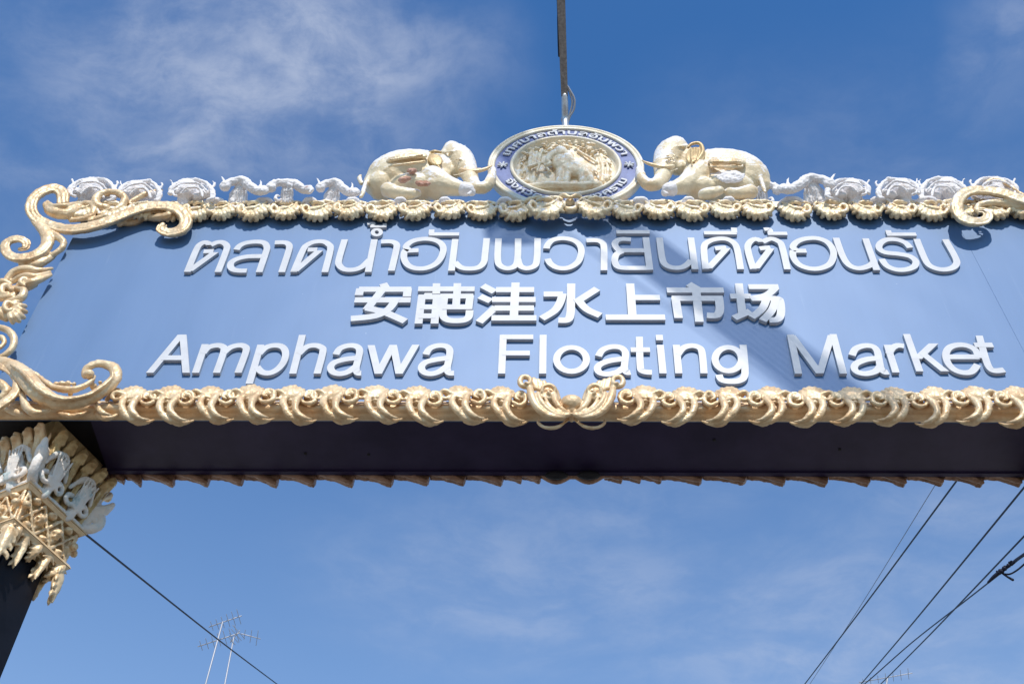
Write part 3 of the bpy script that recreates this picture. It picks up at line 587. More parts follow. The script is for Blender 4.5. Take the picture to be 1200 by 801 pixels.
scroll('carved_scroll', 'swelling gilded scroll with one big hooked curl at the lower left corner of the board', (W(60, 460).x, 0, W(60, 460).z), GOLD, [('main_volute', ll_main, GOLD), ('leaf_band', ll_band, GOLD), ('side_volute', ll_curl, GOLD)])
# ---------------------------------------------------------------- left border
side = thing('side_leaf_border', 'gilded leaf border running down the left edge of the board', 'border', (W(10, 380).x, 0, W(10, 380).z))
def side_part(f):
    bm = bmesh.new(); f(bm, Pen(0, 300, 4, .02)); return sculpt('leaf', bm, GOLD, side, .006, 1, side.location, .0015)
def s1(bm, P):
    P.t(bm, [(20, 130, .05), (60, 80, .07), (120, 62, .08), (180, 68, .07), (245, 58, .04)], [16, 20, 22, 16, 8], n=8)
    P.t(bm, [(60, 120, .05), (110, 95, .08), (170, 95, .08), (235, 75, .05)], [14, 18, 16, 8], n=8)
    P.t(bm, [(90, 140, .05), (140, 125, .08), (190, 110, .07), (240, 88, .04)], [18, 20, 16, 8], n=8)
    P.t(bm, [(60, 150, .03), (120, 150, .05), (170, 135, .03)], [14, 18, 10], n=8)
    P.t(bm, [(130, 115, .09), (110, 105, .10), (95, 122, .10), (115, 138, .10)], [10, 12, 12, 8], n=8)
def s2(bm, P):
    P.t(bm, [(70, 150, .05), (110, 160, .08), (105, 190, .08), (70, 208, .07), (30, 215, .06)], [14, 18, 20, 18, 14], n=8)
    P.t(bm, [(50, 160, .06), (30, 140, .08), (8, 150, .09), (12, 175, .09), (40, 175, .09)], [14, 16, 16, 14, 10], n=8)
    P.e(bm, 40, 180, 50, .03, ry=.03); P.t(bm, [(-40, 180, .06), (0, 195, .07), (60, 190, .08)], [20, 20, 14], n=8)
    P.t(bm, [(-30, 140, .05), (10, 120, .07), (50, 130, .07)], [18, 18, 10], n=8)
def s3(bm, P):
    for a, b in (((40, 260), (60, 312)), ((50, 255), (90, 305)), ((55, 248), (112, 288)), ((60, 240), (122, 262)), ((60, 232), (118, 235)), ((50, 225), (95, 212))):
        P.t(bm, [(*a, .06), ((a[0] + b[0]) / 2, (a[1] + b[1]) / 2, .08), (*b, .05)], [14, 16, 12], n=8)
    P.t(bm, [(60, 225, .09), (35, 215, .10), (20, 235, .10), (35, 255, .10), (55, 248, .10)], [10, 12, 12, 10, 8], n=8)
    P.t(bm, [(-60, 250, .05), (0, 270, .06), (30, 295, .05)], [28, 28, 16], n=8); P.e(bm, 20, 265, 50, .03, ry=.03)
def s4(bm, P):
    P.t(bm, [(-50, 345, .05), (-5, 335, .06), (40, 350, .07), (65, 385, .07), (58, 430, .06), (25, 462, .05), (-20, 480, .04)], [14, 16, 17, 18, 17, 15, 12], n=8)
    P.t(bm, [(-30, 400, .05), (5, 380, .06), (20, 405, .06), (0, 430, .06)], [12, 14, 12, 10], n=8)
    for x, y in ((62, 360), (72, 385), (72, 410), (60, 438)): P.e(bm, x, y, 11, .05)
for f in (s1, s2, s3, s4): side_part(f)
#@@TOP
# ---------------------------------------------------------------- white plaster crests on top of the board
class Fat(Pen):
    def t(s, bm, pts, rad, d=None, flat=1.0, **k):
        g = lambda r: r * (1.32 if r > 12 else 1.15)
        Pen.t(s, bm, pts, [g(r) for r in rad] if isinstance(rad, (list, tuple)) else g(rad), d, flat, **k)
def crest_mesh(kind, seed=0.0):
    bm = bmesh.new(); P = Fat(240, 195, 6.667, .0); random.seed(int(seed) + 3); P.j = 0 if not seed else 6
    if kind == 0:
        P.t(bm, [(215, 300, .0), (230, 240, .03), (265, 190, .06), (275, 150, .08)], [34, 34, 32, 28], n=10)
        P.t(bm, [(300, 300, .0), (290, 240, .03), (290, 190, .07)], [30, 28, 26], n=10)
        P.t(bm, [(150, 165, .12), (190, 135, .12), (250, 115, .12), (300, 120, .12), (345, 160, .11), (400, 195, .11), (440, 200, .12)], [30, 24, 24, 28, 28, 28, 26], n=10)
        P.t(bm, [(200, 112, .09), (260, 97, .08), (310, 100, .08), (350, 140, .08)], [9, 12, 12, 7], n=8)
        P.t(bm, [(145, 128, .10), (135, 105, .10), (122, 84, .10)], [10, 7, 3], n=6)
        P.t(bm, [(425, 165, .12), (432, 140, .12), (425, 112, .12)], [13, 9, 4], n=6)
        P.t(bm, [(420, 225, .10), (460, 215, .11), (478, 190, .12), (455, 165, .13), (432, 178, .14), (440, 198, .14)], [12, 14, 14, 12, 10, 7], n=8)
        for x in (230, 255, 280, 305): P.t(bm, [(x, 285, .07), (x + 10, 200, .125)], [5, 6], n=6)
    elif kind == 1:
        P.t(bm, [(640, 305, .0), (635, 250, .03), (640, 190, .07)], [44, 38, 36], n=10)
        P.t(bm, [(510, 175, .12), (530, 150, .12), (580, 135, .12), (650, 140, .12), (710, 150, .12), (760, 185, .11), (805, 190, .12)], [30, 24, 24, 28, 28, 26, 28], n=10)
        P.t(bm, [(530, 130, .09), (600, 122, .09), (680, 120, .09), (740, 150, .09)], [10, 12, 12, 8], n=8)
        P.t(bm, [(520, 130, .10), (540, 112, .10), (552, 120, .10)], [9, 7, 4], n=6)
        P.t(bm, [(790, 165, .12), (815, 165, .12), (830, 188, .13), (812, 210, .13)], [10, 12, 12, 9], n=8)
        P.t(bm, [(590, 265, .06), (560, 270, .08), (545, 250, .09), (560, 232, .09), (580, 240, .09)], [10, 12, 12, 10, 6], n=8)
        for x in (605, 625, 645, 665): P.t(bm, [(x, 285, .07), (x + 8, 180, .135)], [5, 6], n=6)
        P.e(bm, 655, 160, 26, .14)
    else:
        # broad hood: a cupped leaf bending forward, its rim turned up, folds running down into a stalk
        P.t(bm, [(215, 320, .0), (222, 265, .03), (240, 215, .06), (255, 170, .07)], [40, 44, 62, 60], n=12)
        P.t(bm, [(300, 300, .0), (305, 240, .04), (310, 190, .06)], [16, 26, 34], n=10)
        P.t(bm, [(118, 222, .11), (122, 175, .12), (165, 130, .12), (240, 106, .12), (325, 108, .12), (395, 138, .12), (438, 195, .12), (432, 240, .12)], [13, 14, 12, 11, 11, 12, 15, 13], n=10)
        P.e(bm, 275, 165, 118, .055, ry=.07, rz=44); P.e(bm, 160, 205, 36, .09, rz=36); P.e(bm, 385, 222, 50, .08, rz=42); P.e(bm, 330, 235, 44, .07, rz=34)
        P.t(bm, [(150, 175, .15), (200, 138, .16), (290, 128, .16), (350, 150, .15), (400, 195, .14)], [7, 6, 8, 7, 6], n=8)
        P.t(bm, [(200, 215, .12), (240, 172, .14), (300, 165, .14), (345, 190, .13), (370, 240, .13)], [10, 8, 9, 9, 8], n=8)
        P.t(bm, [(165, 235, .12), (140, 225, .13), (135, 200, .13), (160, 190, .13)], [10, 9, 8, 6], n=8)
        P.t(bm, [(400, 262, .11), (440, 250, .12), (452, 215, .13), (425, 200, .13)], [11, 12, 10, 7], n=8)
        P.t(bm, [(135, 150, .12), (122, 126, .12), (110, 108, .12)], [9, 7, 4], n=6)
        P.t(bm, [(430, 170, .12), (446, 140, .12), (438, 116, .12)], [11, 8, 4], n=6)
        P.t(bm, [(290, 98, .12), (340, 100, .13), (390, 120, .12), (415, 145, .12)], [5, 6, 6, 3], n=6)
        P.e(bm, 345, 285, 40, .03, rz=22); P.e(bm, 150, 290, 36, .02, rz=20)
    P.j = 0; c = {0: P.p(290, 290), 1: P.p(655, 290), 2: P.p(270, 290)}[kind]; c.y = 0
    o = sculpt('crest', bm, WHITE, None, .0052, 1, c, .0065, seed); return o, c
crests = [crest_mesh(k) for k in range(3)] + [crest_mesh(2, 5.0), crest_mesh(2, 9.0)]
usedc = set(); usedc_n = []
def put_crest(px, kind, mir, label, s=1.0, sx=1.0, ry=0.0, dz=0.0):
    back = .08 if px < 170 or px > 1100 else (.17 if px == 900 else (.05 if px == 390 else 0.0))
    if kind == 2: kind = (2, 3, 4)[len(usedc_n) % 3]; usedc_n.append(1)
    o, c = crests[kind]
    if kind in usedc: o = o.copy(); COL.objects.link(o)
    usedc.add(kind)
    o.name = 'plaster_crest'; o.location = (wx(px), -.02 + back, c.z + dz - .02 + back * 1.3); o.rotation_euler = (0, ry, 0); o.scale = ((-1 if mir else 1) * s * sx, s, s)
    tag(o, label, 'crest', 'white plaster crests along the top of the board'); return o
put_crest(99, 2, False, 'white plaster crest directly above the upper left scroll, first in the row', 1.10, 1.02, .03)
put_crest(155, 2, False, 'white hooded plaster crest second from the left, behind the long scroll band', 1.0, 1.0, 0)
put_crest(222, 2, False, 'white hooded plaster crest above the hooked end of the left scroll', .98, 1.05, .02)
put_crest(283, 0, False, 'white plaster crest with two horn tips, left one of three between scroll and elephant')
put_crest(338, 1, False, 'white plaster crest with a flat T-shaped head, middle of three left of the elephant')
put_crest(390, 0, False, 'white plaster crest standing just behind the left elephant\'s tail', .95, .95, .04)
put_crest(900, 1, True, 'white plaster crest half hidden behind the right elephant\'s tail', .98)
put_crest(950, 0, True, 'white plaster crest with a raised bent arm, second right of the right elephant', 1.05, 1.1)
put_crest(997, 2, True, 'white hooded plaster crest, third right of the right elephant', .93, 1.05)
put_crest(1055, 2, True, 'white hooded plaster crest, fourth right of the right elephant', .95, 1.0, -.03)
put_crest(1115, 2, True, 'white hooded plaster crest touching the left side of the right scroll', 1.05, 1.0)
put_crest(1176, 2, True, 'white plaster crest behind the right scroll at the edge of the picture', 1.05, 1.0)
# low white mounds between them
bm = bmesh.new(); P = Pen(240, 195, 6.667, .02)
P.t(bm, [(345, 300, .02), (380, 265, .05), (440, 252, .06), (500, 262, .05), (535, 300, .02)], [14, 20, 24, 20, 14], n=10)
P.t(bm, [(350, 300, .02), (440, 285, .03), (535, 300, .02)], [18, 26, 18], n=8)
c = P.p(440, 290); c.y = 0
md0 = sculpt('plaster_mound', bm, WHITE, None, .006, 1, c, .004)
MDL = ['between the third and fourth crests from the left scroll hook', 'at the foot of the last hooded crest left', 'between the T-headed crest and the crest by the elephant', 'just left of the left elephant\'s tail foot', 'at the foot of the bent-arm crest, on its left', 'between the bent-arm crest and the third hooded one', 'between the third and fourth crests right of the elephant', 'between the fourth and fifth crests right of the elephant', 'under the left edge of the seal', 'under the right edge of the seal', 'below the left elephant\'s belly', 'below the left elephant\'s front knee', 'below the right elephant\'s front knee', 'below the right elephant\'s hind leg']
MD = [(308, .9), (250, 1.0), (362, .7), (412, .7), (925, 1.05), (972, .8), (1028, 1.0), (1083, 1.0), (590, .7), (748, .8), (468, .6), (520, .6), (805, .6), (852, .6)]
for i, (px, s) in enumerate(MD):
    o = md0 if i == 0 else md0.copy()
    if i: COL.objects.link(o)
    o.location = (wx(px), .01, c.z); o.scale = (s, 1, .75 + .3 * s)
    tag(o, 'low white plaster mound ' + MDL[i], 'ornament', 'low plaster mounds along the top border')
# ---------------------------------------------------------------- the seal
SR = .60; zc_ = W(663, 143, .06).z - SR; SX = W(663, 190, .05).x
seal = thing('seal', 'round blue and cream municipal seal with Thai lettering and an elephant relief, between two elephants', 'emblem', (SX, 0, zc_))
S0 = Vector(seal.location)
def ringmesh(name, prof, m, n=96, parent=seal):
    """prof: (radius, depth in front of the face) turned about the seal's centre"""
    bm = bmesh.new(); rr = [[bm.verts.new((r * math.cos(2 * math.pi * i / n), -d, r * math.sin(2 * math.pi * i / n))) for r, d in prof] for i in range(n)]
    for i in range(n):
        a, b = rr[i], rr[(i + 1) % n]
        for k in range(len(prof) - 1): bm.faces.new((a[k], a[k + 1], b[k + 1], b[k]))
    o = from_bm(name, bm, m, parent); return o
SEALW = gold_mat('cream_painted_rim', (.80, .74, .60), (.70, .58, .38), (.86, .83, .79), .60, 8, 0.0)
RELIEF = gold_mat('cream_relief_plaster', (.86, .76, .54), (.66, .42, .20), (.88, .84, .76), .54, 16, 0.0)
ringmesh('rim', [(.50, -.03), (.60, -.03), (.602, .01), (.598, .032), (.588, .038), (.577, .034), (.572, .026), (.566, .032), (.555, .034), (.547, .030), (.544, .018), (.544, .010)], SEALW)
ringmesh('letter_ring', [(.548, .015), (.425, .018)], SEALB)
ringmesh('inner_rim', [(.430, .018), (.429, .030), (.422, .040), (.412, .043), (.403, .036), (.398, .02), (.392, -.005), (.38, -.01)], SEALW)
bm = bmesh.new()
for q in range(1):
    bmesh.ops.create_cone(bm, segments=64, radius1=.40, radius2=.40, depth=.03, cap_ends=True, matrix=Matrix.Translation((0, .03, 0)) @ Matrix.Rotation(R(90), 4, 'X'))
from_bm('disc', bm, RELIEF, seal, False)
# relief: an elephant under a spreading tree
def RP(x, z, d=0): return Vector((SX + x, -.0 - d, zc_ + z))
def rt(bm, pts, r, **k): tube(bm, [RP(*p) for p in pts], r, n=8, **k)
bm = bmesh.new()
ell(bm, RP(0, -.02, -.02), (.375, .035, .36)); 
ell(bm, RP(.06, -.07, .03), (.15, .05, .105)); ell(bm, RP(.14, -.10, .03), (.08, .045, .10)); ell(bm, RP(-.02, .02, .04), (.09, .05, .12), (0, 20, 0))
ell(bm, RP(-.04, .13, .05), (.065, .05, .085)); ell(bm, RP(.015, .12, .045), (.05, .02, .075), (0, -20, 0)); rt(bm, [(-.08, .12, .06), (-.12, .06, .07), (-.14, -.01, .07), (-.12, -.05, .07), (-.15, -.07, .07)], [.032, .028, .022, .018, .012])
rt(bm, [(-.09, .08, .08), (-.15, .08, .09)], [.012, .006])
for x0, x1, z1 in ((-.04, -.06, -.27), (.01, .00, -.25), (.16, .19, -.27), (.12, .12, -.25)): rt(bm, [(x0, -.10, .03), (x1, z1, .03)], [.038, .028])
rt(bm, [(.22, -.06, .03), (.245, -.14, .03), (.24, -.20, .03)], [.01, .008, .012])
rt(bm, [(-.31, -.28, .0), (-.15, -.285, .03), (.05, -.29, .03), (.25, -.27, .02)], [.03, .025, .025, .03])
for x, z0, z1, r in ((-.29, -.2, .22, .024), (-.25, -.22, .24, .02), (.27, -.2, .20, .02), (.31, -.16, .14, .016), (.23, -.05, .24, .014), (-.21, .0, .25, .013)):
    rt(bm, [(x, z0, .0), (x + .012, (z0 + z1) / 2, .015), (x + .03 * (1 if x < 0 else -1), z1, .01)], [r, r * .8, r * .9])
rt(bm, [(.10, .22, .02), (.17, .12, .03), (.24, .03, .03)], [.012, .012, .01])
rt(bm, [(-.28, -.07, .05), (-.20, -.03, .06), (-.13, -.03, .06)], [.018, .014, .012]); rt(bm, [(-.20, -.04, .06), (-.22, -.13, .05)], .010); rt(bm, [(-.17, -.03, .06), (-.13, -.12, .05)], .010)
random.seed(11)
for i in range(95):
    a = random.uniform(R(28), R(152)); rr_ = random.uniform(.27, .375); ell(bm, RP(rr_ * math.cos(a), rr_ * math.sin(a) - .01, random.uniform(.0, .045)), (random.uniform(.012, .026), .014, random.uniform(.010, .02)), (0, random.uniform(-60, 60), 0), 1)
for i in range(60):
    x = random.choice((-1, 1)) * random.uniform(.22, .35); ell(bm, RP(x, random.uniform(-.22, .15), .004), (.010, .012, random.uniform(.012, .03)), (0, random.uniform(-40, 40), 0), 1)
sculpt('elephant_relief', bm, RELIEF, seal, .0055, 1, S0, .002)
def glyphs(text, size, off=.008):
    c = bpy.data.curves.new('t', 'FONT'); c.body = text; c.size = size; c.offset = .0016; c.extrude = .006; c.resolution_u = 3
    o = bpy.data.objects.new('t', c); COL.objects.link(o); me = bpy.data.meshes.new_from_object(o.evaluated_get(bpy.context.evaluated_depsgraph_get())); bpy.data.objects.remove(o); return me
def arc_text(text, a0, a1, rad, size, inward=False):
    me = glyphs(text, size); xs_ = [v.co.x for v in me.vertices]; x0, x1 = min(xs_), max(xs_)
    me.transform(Matrix.Translation((0, 0, 0)))
    for v in me.vertices:
        t = (v.co.x - x0) / (x1 - x0); a = a0 + (a1 - a0) * t; r = rad + (v.co.y if not inward else -v.co.y)
        if inward: r = rad - v.co.y + size * .62
        v.co = (r * math.cos(a), -(.026 + v.co.z), r * math.sin(a))
    o = link('lettering', me, seal, LETTER); return o
arc_text('เทศบาลตำบลอัมพวา', R(162), R(18), .460, .094)
arc_text('จังหวัดสมุทรสงคราม', R(205), R(335), .455, .090, True)
for a in (180, 0):
    bm = bmesh.new(); cx, cz = .485 * math.cos(R(a)), .0
    for k in range(6):
        b = R(60 * k + 15); tube(bm, [Vector((cx, -.028, cz)), Vector((cx + .034 * math.cos(b), -.030, cz + .034 * math.sin(b)))], [.006, .010], n=6)
    from_bm('rosette', bm, LETTER, seal)
for px, sg in ((590, 1), (744, -1)):
    bm = bmesh.new(); x = W(px, 232).x; z = W(px, 236).z
    q = [bm.verts.new((x - SX + dx, y, z - zc_ + dz)) for y in (.06, .12) for dx, dz in ((-.13, -.04), (.13, -.04), (.10 * sg, .16), (-.02 * sg, .06))]
    bmesh.ops.convex_hull(bm, input=bm.verts); from_bm('bracket', bm, PINK, seal, False)
# ---------------------------------------------------------------- elephants
def egroup(name, label, org): return thing(name, label, 'statue', org, 'kneeling elephant statues beside the seal')
YE = .03
def elephant_left():
    P = Pen(400, 130, 5, -YE); org = P.p(350, 480); t = egroup('elephant_statue', 'gilded kneeling elephant with peeling plaster, on the left of the seal facing right', org)
    bm = bmesh.new(); E = lambda x, y, rx, ry, rz, d=0, rot=0, sub=3: ell(bm, P.p(x, y, d), (rx, ry, rz), (0, rot, 0), sub)
    T = lambda pts, r, **k: tube(bm, [P.p(*q) for q in pts], r, **k)
    T([(215, 425, .0), (270, 385, .02), (360, 350, .03), (460, 345, .03), (545, 345, .03), (600, 315, .03), (640, 285, .03)], [.13, .185, .20, .195, .165, .125, .10], n=20, flat=.72, sub=6)
    E(618, 322, .105, .10, .12, .02); E(590, 345, .10, .10, .13, .02); E(700, 315, .06, .06, .07, .05)
    E(350, 400, .20, .13, .15); E(470, 410, .14, .13, .13); E(235, 440, .11, .12, .11)
    T([(640, 238, .03), (662, 262, .04), (694, 290, .05), (725, 325, .065), (748, 365, .08), (765, 415, .09), (800, 450, .10), (845, 445, .10), (872, 410, .10), (884, 368, .10), (892, 340, .10)], [.075, .105, .112, .092, .070, .056, .048, .045, .040, .033, .024], n=20, sub=7)
    E(648, 285, .115, .10, .125, .03); E(650, 362, .065, .06, .05, .03); E(650, 222, .070, .07, .050, .035)
    T([(600, 370, .03), (575, 410, .05), (550, 440, .06)], [.07, .07, .07], n=12)
    T([(530, 400, .05), (600, 432, .07), (660, 448, .09), (715, 458, .10)], [.11, .088, .068, .052], n=14); E(430, 452, .21, .125, .10, .01); E(560, 455, .10, .10, .07, .04)
    T([(270, 462, .05), (330, 480, .085), (400, 486, .09), (450, 480, .08)], [.06, .052, .045, .03], n=12)
    T([(210, 350, .04), (170, 385, .05), (140, 430, .06), (125, 485, .06), (112, 505, .06)], [.024, .022, .019, .017, .014], n=10)
    T([(118, 425, -.02), (105, 395, -.02), (115, 378, -.02)], [.02, .02, .012], n=8)
    T([(590, 240, .125), (625, 240, .145), (665, 234, .150), (705, 220, .13), (728, 202, .09)], [.008, .009, .009, .009, .006], n=8); ell(bm, P.p(690, 300, .155), (.016, .01, .010)); T([(670, 285, .15), (692, 280, .155), (712, 290, .145)], .007, n=6); T([(655, 375, .10), (690, 372, .12), (722, 360, .12)], .007, n=6)
    sculpt('body', bm, ELEPH, t, .0065, 12, org, .0035)
    bm = bmesh.new(); T([(700, 345, .12), (750, 355, .13), (810, 350, .135), (850, 338, .14), (880, 322, .14)], [.018, .018, .016, .013, .007], n=10)
    T([(700, 350, -.05), (760, 345, -.05), (820, 340, -.05)], [.016, .014, .008], n=8); sculpt('tusk', bm, GOLD, t, .005, 1, org)
    bm = bmesh.new(); ell(bm, P.p(548, 285, .15), (.060, .016, .095), (0, -22, 0)); T([(515, 245, .14), (545, 238, .15), (585, 243, .14)], [.012, .014, .011], n=8); T([(515, 248, .14), (545, 300, .15), (590, 350, .13)], [.011, .012, .010], n=8)
    sculpt('ear', bm, GOLDD, t, .0055, 1, org)
    bm = bmesh.new(); bl = [(280, 290, .158), (330, 275, .184), (400, 265, .192), (485, 262, .182)]
    T(bl, .032, n=10, flat=.5); T([(278, 325, .165), (340, 316, .182), (410, 306, .188), (488, 296, .180)], .010, n=8); T([(275, 272, .125), (340, 248, .135), (410, 240, .14), (485, 238, .13)], .009, n=8)
    for i in range(14): ell(bm, P.p(290 + i * 14, 286 - i * 2.1, .208), .012, (0, 0, 0), 1)
    sculpt('saddle_cloth', bm, GOLDW, t, .005, 1, org, .003)
    bm = bmesh.new()
    pass
    for x, y, a, b, r_ in ((412, 350, .038, .030, 20), (478, 425, .060, .03, 10), (372, 400, .05, .03, -25)):
        bm = bmesh.new(); ell(bm, P.p(x, y, .156), (a, .022, b), (0, r_, 0)); sculpt('bare_patch', bm, TERRA, t, .005, 1, org, .012)
    bm = bmesh.new(); T([(715, 458, .10), (745, 464, .11), (765, 476, .10)], [.056, .052, .036], n=12); [ell(bm, P.p(750 + 8 * k, 482 - 7 * k, .14), (.014, .012, .014)) for k in (-1, 0, 1)]; sculpt('front_foot', bm, WHITE, t, .006, 1, org, .004)
def elephant_right():
    P = Pen(730, 130, 5, -YE); org = P.p(640, 480); t = egroup('elephant_statue', 'pale gilded elephant with an open ear, on the right of the seal facing left', org)
    bm = bmesh.new(); E = lambda x, y, rx, ry, rz, d=0, rot=0, sub=3: ell(bm, P.p(x, y, d), (rx, ry, rz), (0, rot, 0), sub)
    T = lambda pts, r, **k: tube(bm, [P.p(*q) for q in pts], r, **k)
    T([(800, 430, .0), (760, 390, .02), (690, 355, .03), (600, 340, .03), (520, 335, .03), (450, 330, .03), (390, 300, .03)], [.10, .15, .185, .195, .185, .155, .11], n=20, flat=.72, sub=6)
    E(372, 300, .11, .10, .13, .02); E(400, 330, .10, .10, .13, .02); E(255, 300, .07, .06, .08, .05)
    E(700, 410, .16, .13, .13); E(560, 410, .18, .12, .13); E(470, 400, .11, .11, .14)
    T([(322, 212, .03), (302, 236, .04), (275, 265, .05), (250, 305, .065), (238, 345, .08), (228, 390, .09), (195, 428, .10), (150, 432, .10), (115, 400, .10), (100, 360, .10), (96, 335, .10)], [.085, .115, .122, .098, .075, .060, .050, .046, .040, .034, .024], n=20, sub=7)
    E(330, 265, .12, .10, .15, .03); E(325, 335, .075, .06, .06, .04); E(308, 196, .082, .075, .050, .035)
    T([(450, 370, .05), (400, 415, .07), (345, 440, .09), (290, 455, .10)], [.12, .095, .070, .052], n=14); E(600, 452, .22, .125, .10, .01); E(450, 455, .12, .10, .08, .04)
    T([(470, 490, .10), (520, 480, .11), (570, 465, .11)], [.046, .046, .036], n=12); T([(620, 478, .085), (680, 486, .09), (750, 474, .06)], [.04, .05, .06], n=12)
    T([(760, 320, .06), (790, 355, .07), (808, 400, .07), (825, 450, .07), (832, 475, .07)], [.022, .02, .018, .017, .012], n=10)
    T([(238, 182, .12), (275, 198, .150), (320, 208, .158), (360, 205, .14), (385, 195, .11)], [.008, .010, .010, .009, .006], n=8); ell(bm, P.p(262, 290, .165), (.016, .01, .010)); T([(245, 278, .155), (262, 270, .165), (285, 276, .165)], .007, n=6); T([(262, 352, .12), (290, 350, .13), (322, 338, .13)], .007, n=6)
    sculpt('body', bm, ELEPH, t, .0065, 12, org, .0035)
    bm = bmesh.new(); T([(295, 325, .14), (240, 330, .15), (180, 318, .15), (140, 305, .15), (112, 290, .15)], [.017, .017, .015, .012, .006], n=10); sculpt('tusk', bm, GOLDW, t, .005, 1, org)
    bm = bmesh.new(); ell(bm, P.p(425, 262, .150), (.078, .014, .135), (0, 14, 0)); T([(382, 215, .15), (400, 195, .16), (440, 188, .16), (462, 205, .16), (468, 240, .16), (445, 280, .16), (415, 330, .15)], [.011, .013, .014, .015, .016, .012, .008], n=8)
    for a in ((400, 215, 405, 320), (420, 215, 415, 300), (440, 225, 425, 290)): T([(a[0], a[1], .165), (a[2], a[3], .168)], .006, n=6)
    sculpt('ear', bm, GOLDD, t, .0055, 1, org)
    bm = bmesh.new(); T([(520, 295, .168), (580, 292, .188), (650, 294, .186), (700, 300, .164)], .036, n=10, flat=.5); T([(512, 328, .165), (590, 328, .185), (700, 326, .165)], .009, n=8); T([(515, 258, .125), (600, 252, .14), (705, 268, .125)], .009, n=8); T([(516, 258, .13), (514, 328, .168)], .008); T([(704, 268, .13), (700, 326, .168)], .008)
    for i in range(13): ell(bm, P.p(532 + i * 13, 298, .206), .012, (0, 0, 0), 1)
    sculpt('saddle_cloth', bm, GOLDW, t, .005, 1, org, .003)
    bm = bmesh.new(); ell(bm, P.p(632, 385, .142), (.110, .026, .075), (0, -12, 0)); sculpt('bare_patch', bm, WHITE, t, .006, 2, org, .012)
    bm = bmesh.new(); T([(292, 455, .10), (262, 464, .10), (246, 478, .09)], [.056, .050, .034], n=12); [ell(bm, P.p(250 + 8 * k, 478 + 5 * k, .13), (.014, .012, .014)) for k in (-1, 0, 1)]; sculpt('front_foot', bm, WHITE, t, .006, 2, org, .005)
    bm = bmesh.new()
    for x, y in ((270, 285), (282, 270), (296, 280), (285, 295), (300, 300), (262, 262), (300, 262)): ell(bm, P.p(x, y, .16), (.014, .008, .012), (0, 30, 0), 1)
    sculpt('brow_ornament', bm, GOLDW, t, .004, 1, org)
elephant_left(); elephant_right()
